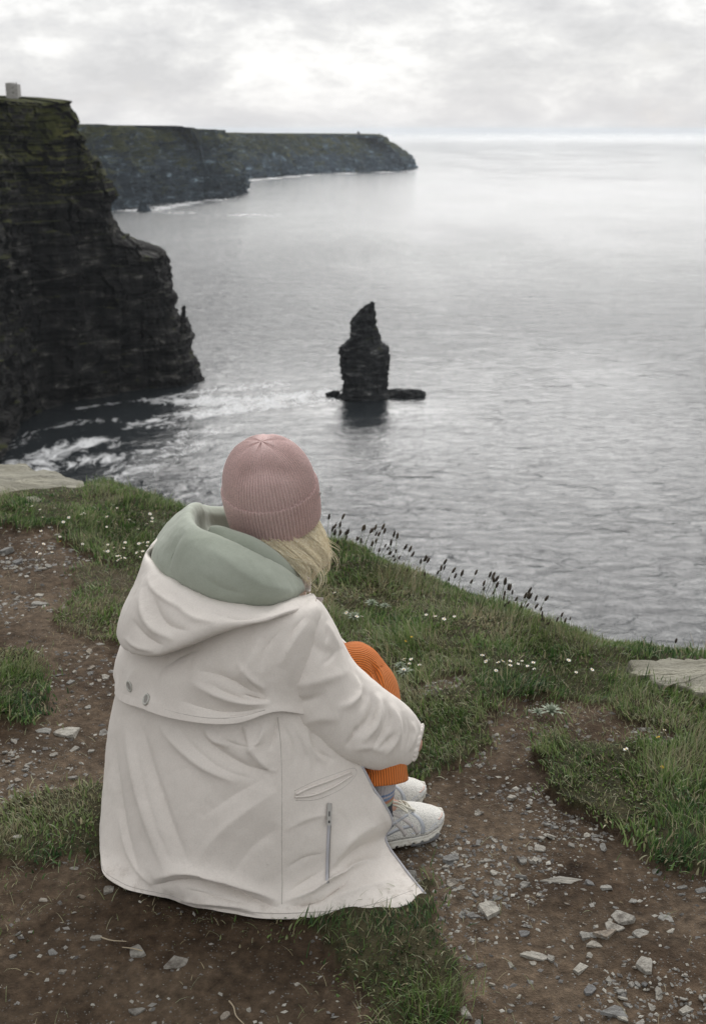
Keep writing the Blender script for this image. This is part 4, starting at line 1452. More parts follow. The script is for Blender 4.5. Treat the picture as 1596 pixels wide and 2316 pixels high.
def cloth_material(name, col, col2, wrinkle=0.5, weave=900.0, rough=0.85, dirt=False):
    m = Mat(name)
    co = m.coord('Object')
    n = m.noise(co, 7.0, 5, 0.6)
    base = m.mix(m.ramp(n, [(0.35, 0.0), (0.7, 1.0)]), col, col2)
    if dirt:
        d = m.math('MULTIPLY', m.ramp(m.noise(co, 55.0, 6, 0.75), [(0.60, 0.0), (0.72, 0.6)]), m.ramp(m.noise(co, 3.4, 2), [(0.55, 0.0), (0.68, 0.55)]))
        base = m.mix(d, base, (0.16, 0.14, 0.12))
        zr = m.N.new('ShaderNodeMapRange')
        m.L.new(m.pos_sep('Z'), zr.inputs['Value'])
        zr.inputs['From Min'].default_value = 0.05
        zr.inputs['From Max'].default_value = 0.0
        mud = m.math('MULTIPLY', m.ramp(m.noise(co, 26.0, 6, 0.75), [(0.50, 0.0), (0.70, 0.7)]), zr.outputs[0])
        base = m.mix(mud, base, (0.20, 0.15, 0.11))
    base = m.mix(1.0, base, m.ramp(m.noise(co, 330.0, 3, 0.7), [(0.3, 0.93), (0.7, 1.05)]), 'MULTIPLY')
    m.set(Base_Color=base, Roughness=rough)
    m.bsdf.inputs['Specular IOR Level'].default_value = 0.25
    m.bsdf.inputs['Sheen Weight'].default_value = 0.12
    m.bsdf.inputs['Sheen Roughness'].default_value = 0.5
    w = m.noise(m.coord('Object', (22, 22, 7)), 1.0, 4, 0.55, 0.9)
    f = m.noise(co, weave, 2, 0.5)
    m.bump(m.math('ADD', m.math('MULTIPLY', w, 1.0), m.math('MULTIPLY', f, 0.045)), wrinkle, 0.012)
    return m.m


def W(*p):
    return np.array(p, float)


def build_coat(person, M):
    coat = obj('coat', None, person)
    mat = M['coat']
    # ---- skirt: front edge, pocket, side seam, back, left side, far side
    rows = [
        [Q(800, 1592, 2.27), Q(720, 1600, 2.215), Q(630, 1588, 2.165), Q(530, 1606, 2.15), Q(430, 1598, 2.18), Q(335, 1572, 2.27), Q(268, 1535, 2.42), W(-.46, 2.62, .37), W(-.27, 2.69, .36), W(-.06, 2.63, .34)],
        [Q(800, 1690, 2.24), Q(722, 1700, 2.185), Q(635, 1702, 2.135), Q(530, 1712, 2.115), Q(420, 1706, 2.145), Q(315, 1685, 2.25), Q(247, 1655, 2.42), W(-.52, 2.62, .27), W(-.25, 2.76, .27), W(.0, 2.67, .27)],
        [Q(846, 1790, 2.235), Q(745, 1806, 2.155), Q(637, 1818, 2.105), Q(520, 1825, 2.085), Q(402, 1818, 2.12), Q(294, 1795, 2.235), Q(236, 1770, 2.37), W(-.54, 2.62, .18), W(-.25, 2.80, .18), W(.02, 2.69, .18)],
        [Q(884, 1858, 2.245), Q(762, 1905, 2.13), Q(637, 1930, 2.085), Q(510, 1938, 2.068), Q(390, 1928, 2.10), Q(284, 1900, 2.21), Q(229, 1858, 2.31), W(-.55, 2.60, .09), W(-.25, 2.83, .09), W(.04, 2.70, .09)],
        [Q(872, 1908, 2.255), Q(768, 1972, 2.125), Q(638, 2008, 2.072), Q(500, 2003, 2.062), Q(378, 1990, 2.088), Q(280, 1955, 2.19), Q(226, 1902, 2.275), W(-.555, 2.57, .05), W(-.25, 2.84, .05), W(.05, 2.71, .05)],
        [G(968, 2034, .012), G(835, 2069, .010), G(640, 2080, .010), G(505, 2066, .010), G(385, 2034, .012), G(274, 2006, .014), G(228, 1944, .02), W(-.56, 2.54, .012), W(-.25, 2.86, .012), W(.06, 2.72, .012)],
    ]
    S = surf(rows, 220, 300)
    strokes = [
        # broad hanging folds, left third of the back
        ([(282, 1620), (300, 1720), (335, 1850), (380, 1985)], 17, 0.013, 'ridge'),
        ([(318, 1630), (345, 1740), (385, 1860), (430, 1960)], 12, -0.010, 'ridge'),
        ([(262, 1650), (266, 1760), (285, 1880), (320, 1985)], 11, -0.010, 'ridge'),
        ([(268, 1830), (285, 1905), (310, 1965), (350, 2008)], 8, 0.007, 'ridge'),
        # pleats gathered under the yoke
        ([(352, 1625), (395, 1680), (460, 1735), (540, 1775)], 13, 0.008, 'ridge'),
        ([(440, 1642), (500, 1700), (565, 1735), (625, 1740)], 14, -0.010, 'ridge'),
        ([(462, 1640), (480, 1668), (520, 1690)], 8, 0.008, 'ridge'),
        ([(556, 1640), (562, 1690), (600, 1735), (630, 1745)], 9, 0.009, 'ridge'),
        ([(545, 1642), (552, 1672), (562, 1690)], 5, -0.007, 'ridge'),
        ([(600, 1635), (585, 1670), (560, 1705)], 8, 0.007, 'ridge'),
        ([(628, 1620), (624, 1660), (610, 1700)], 7, -0.007, 'ridge'),
        # slanting soft drapes over the middle
        ([(628, 1790), (560, 1830), (490, 1890), (440, 1960)], 22, 0.006, 'ridge'),
        ([(600, 1760), (530, 1800), (455, 1850)], 18, -0.005, 'ridge'),
        ([(630, 1870), (570, 1920), (520, 1985)], 18, -0.004, 'ridge'),
        ([(345, 1990), (420, 1972), (500, 1985), (570, 2012), (636, 2045)], 10, 0.016, 'ridge'),
        ([(338, 2004), (420, 1996), (500, 2012), (570, 2035), (634, 2056)], 7, -0.018, 'ridge'),
        ([(400, 2035), (480, 2040), (545, 2052), (590, 2070)], 8, 0.010, 'ridge'),
        ([(450, 2052), (520, 2062), (580, 2072)], 5, -0.006, 'ridge'),
        # side panel around the pocket
        ([(690, 1640), (700, 1690), (735, 1730)], 10, 0.007, 'ridge'),
        ([(700, 1645), (718, 1695), (760, 1722)], 6, -0.006, 'ridge'),
        ([(880, 1850), (800, 1890), (745, 1950), (690, 2010)], 20, 0.010, 'ridge'),
        ([(850, 1790), (858, 1840), (880, 1870)], 10, 0.008, 'ridge'),
        ([(760, 1960), (800, 1930), (850, 1895)], 12, -0.008, 'ridge'),
        # the hem thrown outward on the right
        ([(640, 2042), (700, 2020), (750, 1985), (810, 1958), (870, 1950)], 9, 0.016, 'ridge'),
        ([(655, 2052), (715, 2038), (770, 2006), (790, 1985)], 6, -0.014, 'ridge'),
        ([(690, 2046), (760, 2030), (840, 2005), (920, 1990)], 10, 0.006, 'ridge'),
    ]
    strokes += [
        ([(470, 1642), (505, 1672), (560, 1690), (600, 1682)], 4, -0.0030, 'ridge'),
        ([(395, 1632), (440, 1690), (505, 1740), (580, 1765)], 5, -0.0030, 'ridge'),
        ([(640, 1640), (660, 1680), (672, 1740)], 4, -0.0030, 'ridge'),
        ([(655, 1625), (690, 1690), (700, 1745)], 5, 0.0035, 'ridge'),
        ([(300, 1650), (322, 1760), (352, 1870), (392, 1960)], 5, -0.0030, 'ridge'),
        ([(640, 1880), (700, 1850), (760, 1842)], 8, 0.0030, 'ridge'),
        ([(645, 1965), (690, 1940), (735, 1930)], 6, -0.0030, 'ridge'),
        ([(648, 2020), (690, 1992), (735, 1965)], 4, -0.0035, 'ridge'),
        ([(770, 1830), (790, 1880), (780, 1930)], 7, -0.0035, 'ridge'),
        ([(815, 1800), (840, 1850), (850, 1890)], 6, 0.0040, 'ridge'),
        ([(420, 2010), (500, 2030), (560, 2046)], 3.5, -0.0035, 'ridge'),
        ([(700, 2062), (720, 2040), (752, 2020)], 4, 0.0030, 'ridge'),
        ([(255, 1620), (252, 1700), (244, 1800)], 5, 0.0040, 'ridge'),
    ]
    S = fold(S, strokes)
    # hem keeps to the ground
    S[-1, :, 2] = np.maximum(S[-1, :, 2], 0.006)
    S[..., 2] = np.maximum(S[..., 2], 0.006)
    sheet('skirt', S, mat, coat, 0.003)
    # ---- yoke with its free lower flap
    rows = [
        [Q(700, 1342, 2.44), Q(690, 1348, 2.34), Q(640, 1366, 2.27), Q(580, 1366, 2.27), Q(520, 1352, 2.29), Q(450, 1335, 2.33), Q(400, 1310, 2.40), W(-.34, 2.52, .63), W(-.22, 2.60, .65), W(-.10, 2.55, .64)],
        [Q(738, 1405, 2.36), Q(718, 1378, 2.262), Q(645, 1400, 2.205), Q(560, 1408, 2.195), Q(470, 1415, 2.21), Q(385, 1425, 2.27), Q(315, 1430, 2.385), W(-.42, 2.58, .54), W(-.25, 2.63, .53), W(-.11, 2.58, .50)],
        [Q(765, 1480, 2.34), Q(695, 1478, 2.205), Q(615, 1498, 2.158), Q(540, 1515, 2.145), Q(445, 1520, 2.16), Q(355, 1515, 2.235), Q(280, 1485, 2.39), W(-.49, 2.58, .45), W(-.27, 2.68, .44), W(-.08, 2.62, .42)],
        [Q(790, 1560, 2.33), Q(700, 1575, 2.205), Q(618, 1578, 2.148), Q(535, 1590, 2.128), Q(430, 1588, 2.15), Q(340, 1572, 2.225), Q(267, 1535, 2.395), W(-.52, 2.60, .40), W(-.27, 2.70, .39), W(-.06, 2.64, .37)],
        [Q(795, 1590, 2.325), Q(705, 1615, 2.198), Q(622, 1610, 2.138), Q(530, 1637, 2.112), Q(425, 1632, 2.135), Q(332, 1607, 2.215), Q(262, 1565, 2.39), W(-.53, 2.61, .37), W(-.27, 2.71, .35), W(-.05, 2.65, .33)],
    ]
    Yk = surf(rows, 170, 280)
    strokes = [
        ([(585, 1440), (560, 1500), (520, 1545)], 20, 0.006, 'ridge'),
        ([(610, 1580), (560, 1560), (500, 1530), (440, 1515)], 11, -0.009, 'ridge'),
        ([(612, 1592), (550, 1590), (490, 1570), (430, 1540)], 10, 0.009, 'ridge'),
        ([(606, 1600), (540, 1612), (470, 1605), (410, 1585)], 9, -0.006, 'ridge'),
        ([(600, 1560), (560, 1530), (535, 1495)], 8, 0.006, 'ridge'),
        ([(700, 1400), (660, 1450), (630, 1510)], 14, 0.006, 'ridge'),
        ([(610, 1585), (575, 1575), (545, 1570)], 5, -0.008, 'ridge'),
        ([(330, 1490), (300, 1530), (285, 1570)], 12, 0.006, 'ridge'),
        ([(380, 1480), (350, 1540), (345, 1590)], 14, -0.005, 'ridge'),
    ]
    strokes += [
        ([(606, 1588), (560, 1582), (510, 1566), (470, 1545)], 3.5, -0.0035, 'ridge'),
        ([(600, 1575), (565, 1545), (548, 1520)], 3.5, -0.0030, 'ridge'),
        ([(604, 1604), (555, 1618), (500, 1620)], 3.5, -0.0025, 'ridge'),
        ([(690, 1395), (660, 1430), (648, 1470)], 4, -0.0030, 'ridge'),
        ([(640, 1420), (600, 1470), (590, 1520)], 7, -0.0035, 'ridge'),
        ([(460, 1465), (400, 1490), (350, 1530)], 9, -0.0040, 'ridge'),
    ]
    Yk = fold(Yk, strokes)
    yk = sheet('yoke', Yk, mat, coat, 0.0045)
    # topstitch just above the flap edge, the armhole seam and the long side seam
    ln = snap(Yk, [(268, 1553), (296, 1572), (335, 1592), (400, 1612), (470, 1624), (540, 1622), (600, 1606)], 0.0015)
    seam('stitching', [ln], yk, M['seam'], 0.0006)
    sk_lines = [snap(S, [(628, 1622), (634, 1680), (637, 1760), (637, 1850), (637, 1930), (638, 2000), (637, 2046)], 0.0006)]
    hemline = np.array([S[-9, k] for k in range(4, 200)])
    vw = hemline - W(0, 0, CAM_H)
    vw /= np.linalg.norm(vw, axis=1, keepdims=True)
    seam('hem_stitching', [hemline - vw * 0.0022], coat, M['seam'], 0.0006)
    seam('side_seam', sk_lines, coat, M['seam'], 0.0011)
    # ---- two eyelets in the yoke
    for cx, cy in ((292, 1553), (330, 1582)):
        c = snap(Yk, [(cx - 1, cy), (cx, cy), (cx + 1, cy)], 0.0055)
        mid = c[len(c) // 2]
        P = Yk.reshape(-1, 3)
        nn = grid_normals(Yk).reshape(-1, 3)
        k = np.argmin(((P - mid) ** 2).sum(1))
        n = nn[k] * (-np.sign(nn[k] @ (mid - W(0, 0, CAM_H))))
        ex = np.cross(n, W(0, 0, 1)); ex /= np.linalg.norm(ex)
        ey = np.cross(n, ex)
        a = np.linspace(0, 2 * np.pi, 25)[:-1]
        R = 0.0105
        ring = np.array([mid + R * (np.cos(t) * ex + np.sin(t) * ey) for t in a])
        b = np.linspace(0, 2 * np.pi, 9)[:-1]
        V = np.array([mid + (R + 0.0026 * np.cos(q)) * (np.cos(t) * ex + np.sin(t) * ey) + n * 0.0016 * np.sin(q) for t in a for q in b])
        F = [[i * 8 + j, ((i + 1) % 24) * 8 + j, ((i + 1) % 24) * 8 + (j + 1) % 8, i * 8 + (j + 1) % 8] for i in range(24) for j in range(8)]
        e = obj('eyelet', make_mesh('eyelet', V, F, [M['metal_paint']], True), coat)
        V = np.concatenate([[mid + n * 0.0002], [mid + n * 0.0002 + 0.0085 * (np.cos(t) * ex + np.sin(t) * ey) for t in a]])
        obj('eyelet_hole', make_mesh('eyelet_hole', V, [[0, 1 + i, 1 + (i + 1) % 24] for i in range(24)], [M['cloth_shadow']], True), e)  # disc in the painted shade colour fills the hole
    # ---- welt pocket: two lips and a dark slit between them
    up = snap(S, [(669, 1797), (700, 1782), (745, 1766), (793, 1746)], 0.0025)
    lo = snap(S, [(669, 1800), (705, 1792), (750, 1774), (793, 1750)], 0.0025)
    lo2 = snap(S, [(667, 1803), (706, 1799), (752, 1781), (797, 1753)], 0.002)
    po = obj('welt_pocket', make_mesh('welt_pocket', *merge([tube(up, 0.0028, 8), tube(lo2, 0.0026, 8)]), [mat], True), coat)
    n = len(up)
    V = np.concatenate([up, lo]) + W(0, 0.003, 0)
    F = [[i, i + 1, n + i + 1, n + i] for i in range(n - 1)]
    obj('pocket_slit', make_mesh('pocket_slit', V, F, [M['cloth_shadow']], True), po)  # strip coloured as the shade inside the pocket opening
    st = [snap(S, [(666, 1789), (710, 1768), (760, 1750), (800, 1738), (803, 1756), (770, 1786), (715, 1809), (668, 1811)], 0.0012)]
    seam('pocket_stitching', st, po, M['stitch'], 0.0005)
    # ---- side zip
    zl = snap(S, [(745, 1818), (744, 1860), (741, 1920), (739, 1998)], 0.002)
    zi = obj('side_zip', make_mesh('side_zip', *tube(zl, 0.0032, 8), [M['zip_tape']], True), coat)
    off = W(0.0042, 0, 0)
    seam('zip_edge_shade', [zl + off], zi, M['cloth_shadow'], 0.0009)  # cord in shade colour, a painted shadow line beside the zip
    z0 = zl[0]
    dirv = (zl[6] - zl[0]) / np.linalg.norm(zl[6] - zl[0])
    out = -ray(745, 1830) / np.linalg.norm(ray(745, 1830))
    sx = W(1, 0, 0)

    def slab(c, w, l, t):
        V = np.array([c + sx * w * a + dirv * l * b + out * t * d for d in (-1, 1) for b in (-1, 1) for a in (-1, 1)])
        F = [[0, 2, 3, 1], [4, 5, 7, 6], [0, 1, 5, 4], [2, 6, 7, 3], [0, 4, 6, 2], [1, 3, 7, 5]]
        return V, F
    pl = merge([slab(z0 + dirv * 0.008 + out * 0.005, 0.0042, 0.009, 0.002), slab(z0 + dirv * 0.030 + out * 0.0065, 0.0046, 0.0145, 0.0011)])
    zp = obj('zip_pull', make_mesh('zip_pull', *pl, [M['zip_metal']], False), zi)
    obj('zip_pull_hole', make_mesh('zip_pull_hole', *merge([slab(z0 + dirv * 0.037 + out * 0.0073, 0.0018, 0.0026, 0.0006), slab(z0 + dirv * 0.021 + out * 0.0078, 0.0012, 0.005, 0.0006)]), [M['dark']], False), zi)
    # lilac zip tape along the open front edge
    fe = spline(np.array([r for r in S[::12, 0]]), 60)
    seam('front_zip_tape', [fe + W(0.001, 0, 0.001)], coat, M['zip_tape'], 0.0032)
    # ---- right sleeve (near side): rings between the upper and lower outline
    sl = [((712, 1368), (610, 1580), 2.275, .080), ((728, 1388), (628, 1603), 2.270, .088), ((750, 1430), (658, 1628), 2.265, .092), ((772, 1482), (708, 1652), 2.270, .090), ((802, 1527), (760, 1684), 2.275, .086), ((850, 1568), (812, 1708), 2.285, .078), ((897, 1600), (858, 1721), 2.30, .070), ((928, 1628), (900, 1722), 2.32, .060), ((944, 1648), (930, 1712), 2.34, .048), ((949, 1662), (941, 1698), 2.35, .036)]
    ctr, e1, e2 = [], [], []
    for (tx, ty), (bx, by), Yc, dep in sl:
        t, b = Q(tx, ty, Yc), Q(bx, by, Yc)
        ctr.append((t + b) / 2)
        e1.append((t - b) / 2)
        e2.append(W(0.22, 0.92, 0.30) * dep)
    nr, nc = 190, 110
    ctr, e1, e2 = (spline(np.array(q), nr) for q in (ctr, e1, e2))
    a = np.linspace(0, 2 * np.pi, nc, endpoint=False)
    A = ctr[:, None] + np.cos(a)[None, :, None] * e1[:, None] + np.sin(a)[None, :, None] * e2[:, None]
    strokes = [
        # elbow bunching
        ([(792, 1520), (806, 1540), (812, 1565), (792, 1590), (760, 1600)], 7, 0.009, 'ridge'),
        ([(800, 1516), (820, 1545), (828, 1575), (815, 1612)], 6, -0.009, 'ridge'),
        ([(848, 1568), (856, 1600), (848, 1640), (815, 1680)], 7, 0.010, 'ridge'),
        ([(838, 1566), (843, 1598), (832, 1632), (800, 1665)], 6, -0.009, 'ridge'),
        ([(866, 1580), (876, 1620), (866, 1660), (835, 1700)], 6, -0.008, 'ridge'),
        ([(882, 1592), (896, 1630), (893, 1672), (868, 1712)], 7, 0.008, 'ridge'),
        ([(906, 1610), (915, 1650), (908, 1695)], 5, -0.006, 'ridge'),
        ([(930, 1632), (935, 1660), (925, 1700)], 5, 0.006, 'ridge'),
        ([(792, 1697), (830, 1690), (870, 1702)], 8, 0.006, 'ridge'),
        ([(780, 1690), (800, 1665), (806, 1640)], 7, -0.008, 'ridge'),
        ([(812, 1640), (806, 1660), (790, 1680)], 5, 0.005, 'ridge'),
        ([(866, 1690), (885, 1670), (895, 1655)], 6, -0.006, 'ridge'),
        # drape of the upper arm
        ([(640, 1560), (700, 1545), (760, 1530), (792, 1518)], 16, 0.007, 'ridge'),
        ([(625, 1590), (680, 1590), (740, 1570)], 13, -0.007, 'ridge'),
        ([(690, 1440), (730, 1470), (765, 1478)], 14, -0.006, 'ridge'),
        ([(680, 1640), (720, 1625), (770, 1630)], 14, 0.006, 'ridge'),
        ([(735, 1405), (752, 1440), (768, 1470)], 6, 0.005, 'ridge'),
    ]
    strokes += [
        ([(846, 1570), (850, 1600), (836, 1636), (812, 1668)], 3.5, -0.0050, 'ridge'),
        ([(872, 1586), (882, 1625), (872, 1665)], 3, -0.0040, 'ridge'),
        ([(800, 1672), (812, 1652), (820, 1625)], 3.5, -0.0040, 'ridge'),
        ([(850, 1700), (870, 1680), (880, 1660)], 3.5, -0.0040, 'ridge'),
        ([(898, 1610), (906, 1650), (898, 1690)], 3, 0.0040, 'ridge'),
        ([(918, 1622), (926, 1660), (918, 1700)], 3, -0.0035, 'ridge'),
        ([(612, 1578), (650, 1582), (700, 1578)], 4, -0.0040, 'ridge'),
        ([(618, 1560), (655, 1556), (690, 1545)], 4, 0.0035, 'ridge'),
        ([(705, 1385), (690, 1430), (660, 1490), (630, 1550)], 5, -0.0040, 'ridge'),
        ([(735, 1400), (740, 1430), (735, 1460)], 4, -0.0035, 'ridge'),
        ([(760, 1470), (748, 1490), (725, 1505)], 4, -0.0035, 'ridge'),
    ]
    A = fold(A, strokes, True)
    rs = sheet('right_sleeve', A, mat, coat, 0.0025, True)
    # armhole seam
    sm = A[4, :, :]
    seam('armhole_seam', [sm[k:k + 60] for k in (20, 70)] if False else [np.concatenate([A[5], A[5][:1]])], rs, M['seam'], 0.0010)
    seam('shoulder_seam', [snap(A, [(716, 1372), (690, 1405), (655, 1450), (630, 1500), (615, 1545), (612, 1580)], 0.007)], rs, M['seam'], 0.0011)
    # gathered cuff
    T = ctr[-1] - ctr[-4]
    T /= np.linalg.norm(T)
    cu = []
    nn = 160
    a2 = np.linspace(0, 2 * np.pi, nn, endpoint=False)
    for s_, k in ((-0.012, 1.06), (-0.004, 1.22), (0.004, 1.25), (0.010, 1.10), (0.012, 0.92), (0.004, 0.75)):
        rr = k * (1 + 0.035 * np.sin(9 * a2 + 60 * s_) + 0.03 * np.sin(17 * a2 + 1.0))
        cu.append(ctr[-3][None] + T * s_ + rr[:, None] * (np.cos(a2)[:, None] * e1[-3][None] + np.sin(a2)[:, None] * e2[-3][None]))
    sheet('cuff', np.array(cu), mat, rs, 0.002, True)
    # ---- left sleeve (far side, round the knees)
    pl = spline(np.array([W(-.23, 2.56, .50), W(-.16, 2.63, .41), W(-.09, 2.67, .31), W(-.03, 2.66, .27), W(.03, 2.61, .265)]), 60)
    Vt, Ft = tube(pl, spline(np.array([.08, .078, .072, .062, .045]), 60), 40, False)
    ls = obj('left_sleeve', make_mesh('left_sleeve', Vt, np.array(Ft), [mat], True), coat)
    return coat, S, Yk


def build_hoods(person, M):
    # ---- outer (coat) hood lying open on the back
    coat = person
    rows = [
        # inside, rim, mid, lower edge, tucked under
        [Q(708, 1345, 2.36), Q(650, 1355, 2.29), Q(590, 1362, 2.265), Q(500, 1350, 2.25), Q(430, 1328, 2.27), Q(385, 1300, 2.33), Q(360, 1275, 2.40), Q(350, 1255, 2.47), W(-.32, 2.58, .62), W(-.22, 2.58, .60), W(-.12, 2.53, .57)],
        [Q(712, 1350, 2.325), Q(650, 1366, 2.24), Q(590, 1379, 2.205), Q(500, 1368, 2.185), Q(430, 1346, 2.20), Q(378, 1316, 2.26), Q(344, 1283, 2.335), Q(334, 1246, 2.43), W(-.37, 2.62, .69), W(-.22, 2.62, .62), W(-.11, 2.55, .56)],
        [Q(714, 1360, 2.31), Q(654, 1378, 2.215), Q(596, 1392, 2.175), Q(508, 1393, 2.148), Q(432, 1390, 2.155), Q(364, 1376, 2.21), Q(312, 1345, 2.31), Q(318, 1300, 2.45), W(-.41, 2.63, .64), W(-.24, 2.64, .58), W(-.10, 2.56, .55)],
        [Q(714, 1368, 2.30), Q(652, 1384, 2.205), Q(592, 1402, 2.162), Q(504, 1414, 2.132), Q(424, 1434, 2.132), Q(350, 1442, 2.185), Q(284, 1412, 2.31), Q(288, 1360, 2.46), W(-.45, 2.63, .57), W(-.25, 2.65, .54), W(-.10, 2.57, .53)],
        [Q(712, 1372, 2.30), Q(648, 1388, 2.21), Q(588, 1408, 2.165), Q(500, 1430, 2.14), Q(416, 1462, 2.14), Q(345, 1482, 2.185), Q(278, 1460, 2.315), Q(276, 1400, 2.47), W(-.45, 2.62, .53), W(-.25, 2.65, .52), W(-.10, 2.57, .52)],
        [Q(708, 1366, 2.33), Q(645, 1382, 2.245), Q(585, 1402, 2.205), Q(500, 1425, 2.185), Q(418, 1452, 2.19), Q(352, 1468, 2.24), Q(296, 1448, 2.36), Q(290, 1400, 2.50), W(-.42, 2.60, .53), W(-.25, 2.63, .52), W(-.10, 2.56, .52)],
    ]
    S = surf(rows, 130, 260)
    S = fold(S, [
        ([(345, 1330), (352, 1370), (375, 1410), (430, 1430)], 12, -0.008, 'ridge'),
        ([(320, 1330), (325, 1385), (350, 1425), (400, 1450)], 11, 0.009, 'ridge'),
        ([(300, 1400), (330, 1440), (372, 1462)], 8, -0.008, 'ridge'),
        ([(400, 1370), (440, 1400), (490, 1410)], 10, 0.006, 'ridge'),
        ([(280, 1440), (310, 1462), (350, 1474)], 6, 0.006, 'ridge'),
        ([(335, 1300), (345, 1330), (380, 1360), (420, 1380)], 7, 0.005, 'ridge'),
        ([(470, 1385), (540, 1400), (610, 1393)], 8, -0.004, 'ridge'),
    ])
    hd = sheet('coat_hood', S, M['coat'], coat, 0.0045)
    seam('hood_seam', [snap(S, [(399, 1338), (394, 1370), (388, 1405), (374, 1440), (366, 1470)], 0.001)], hd, M['seam'], 0.0009)
    seam('rim_stitching', [snap(S, [(340, 1300), (372, 1340), (430, 1366), (500, 1384), (590, 1391), (650, 1378)], 0.0012)], hd, M['seam'], 0.0006)
    # collar tip at the throat
    tip = np.array([Q(694, 1346, 2.335), Q(712, 1350, 2.33), Q(732, 1352, 2.335), Q(728, 1362, 2.335), Q(716, 1372, 2.33), Q(700, 1366, 2.325)])
    bm = bmesh.new()
    vs_ = [bm.verts.new(p) for p in tip]
    f = bm.faces.new(vs_)
    bmesh.ops.solidify(bm, geom=[f], thickness=0.006)
    me = bpy.data.meshes.new('collar_tip')
    bm.to_mesh(me)
    bm.free()
    me.materials.append(M['coat_pink'])
    ct = obj('collar_tip', me, hd)
    md = ct.modifiers.new('round', 'BEVEL')
    md.width, md.segments = 0.0025, 3
    # ---- sage-green sweatshirt hood bunched round the neck
    rows = [
        # outer bottom (inside the coat hood), outer belly, upper belly, rim, rolled-in, inside, inside bottom
        [Q(684, 1336, 2.36), Q(650, 1362, 2.29), Q(590, 1384, 2.25), Q(505, 1378, 2.235), Q(435, 1356, 2.255), Q(384, 1326, 2.31), Q(350, 1298, 2.37), Q(345, 1262, 2.45), Q(372, 1230, 2.55), W(-.24, 2.60, .60), W(-.14, 2.52, .58)],
        [Q(687, 1328, 2.345), Q(652, 1345, 2.26), Q(595, 1352, 2.215), Q(508, 1340, 2.20), Q(432, 1312, 2.225), Q(384, 1282, 2.29), Q(356, 1258, 2.36), Q(358, 1225, 2.45), Q(392, 1195, 2.56), W(-.22, 2.62, .63), W(-.12, 2.53, .59)],
        [Q(684, 1321, 2.345), Q(645, 1318, 2.265), Q(595, 1305, 2.225), Q(515, 1276, 2.215), Q(438, 1240, 2.245), Q(400, 1215, 2.31), Q(386, 1198, 2.385), Q(396, 1172, 2.47), Q(425, 1165, 2.57), W(-.20, 2.63, .66), W(-.11, 2.54, .61)],
        [Q(680, 1313, 2.355), Q(638, 1290, 2.285), Q(592, 1266, 2.255), Q(522, 1230, 2.255), Q(446, 1196, 2.29), Q(424, 1172, 2.36), Q(424, 1152, 2.43), Q(440, 1141, 2.49), Q(470, 1147, 2.56), W(-.19, 2.62, .69), W(-.11, 2.54, .63)],
        [Q(674, 1312, 2.372), Q(632, 1286, 2.305), Q(590, 1262, 2.278), Q(526, 1232, 2.278), Q(456, 1204, 2.308), Q(438, 1182, 2.37), Q(440, 1160, 2.43), Q(456, 1153, 2.48), Q(486, 1162, 2.54), W(-.19, 2.59, .69), W(-.12, 2.52, .63)],
        [Q(660, 1335, 2.395), Q(622, 1312, 2.335), Q(585, 1290, 2.31), Q(530, 1268, 2.31), Q(468, 1246, 2.335), Q(448, 1228, 2.39), Q(450, 1208, 2.44), Q(466, 1196, 2.48), Q(496, 1196, 2.53), W(-.19, 2.56, .66), W(-.13, 2.51, .62)],
        [Q(645, 1330, 2.43), Q(615, 1320, 2.40), Q(585, 1312, 2.38), Q(545, 1300, 2.38), Q(510, 1290, 2.39), Q(500, 1275, 2.41), Q(505, 1262, 2.44), Q(515, 1250, 2.46), Q(535, 1245, 2.49), W(-.18, 2.54, .64), W(-.13, 2.53, .63)],
    ]
    S = surf(rows, 130, 240)
    S = fold(S, [
        ([(420, 1200), (392, 1245), (380, 1300)], 7, -0.007, 'ridge'),
        ([(470, 1240), (540, 1290), (600, 1325), (660, 1335)], 18, 0.005, 'ridge'),
        ([(440, 1290), (500, 1330), (580, 1350)], 16, -0.004, 'ridge'),
        ([(372, 1215), (362, 1250), (372, 1295)], 7, 0.004, 'ridge'),
    ])
    gh = sheet('sweatshirt_hood', S, M['sage'], person, 0.006)
    seam('hood_seam', [snap(S, [(432, 1192), (412, 1220), (392, 1255), (382, 1285), (379, 1312)], 0.0012)], gh, M['sage_seam'], 0.0016)
    # second fold layer lying inside the opening
    rows = [
        [Q(682, 1330, 2.375), Q(648, 1318, 2.33), Q(612, 1298, 2.31), Q(566, 1274, 2.30), Q(514, 1250, 2.315), Q(482, 1232, 2.35), Q(466, 1220, 2.40)],
        [Q(678, 1306, 2.375), Q(648, 1276, 2.345), Q(618, 1250, 2.33), Q(575, 1222, 2.325), Q(525, 1203, 2.345), Q(495, 1193, 2.37), Q(478, 1192, 2.405)],
        [Q(670, 1302, 2.40), Q(642, 1272, 2.375), Q(612, 1248, 2.36), Q(572, 1226, 2.355), Q(530, 1212, 2.37), Q(503, 1204, 2.39), Q(488, 1204, 2.415)],
        [Q(650, 1320, 2.42), Q(625, 1300, 2.41), Q(600, 1285, 2.40), Q(570, 1270, 2.40), Q(540, 1258, 2.41), Q(520, 1250, 2.42), Q(505, 1245, 2.43)],
    ]
    sheet('hood_inner_fold', surf(rows, 40, 120), M['sage'], gh, 0.005)


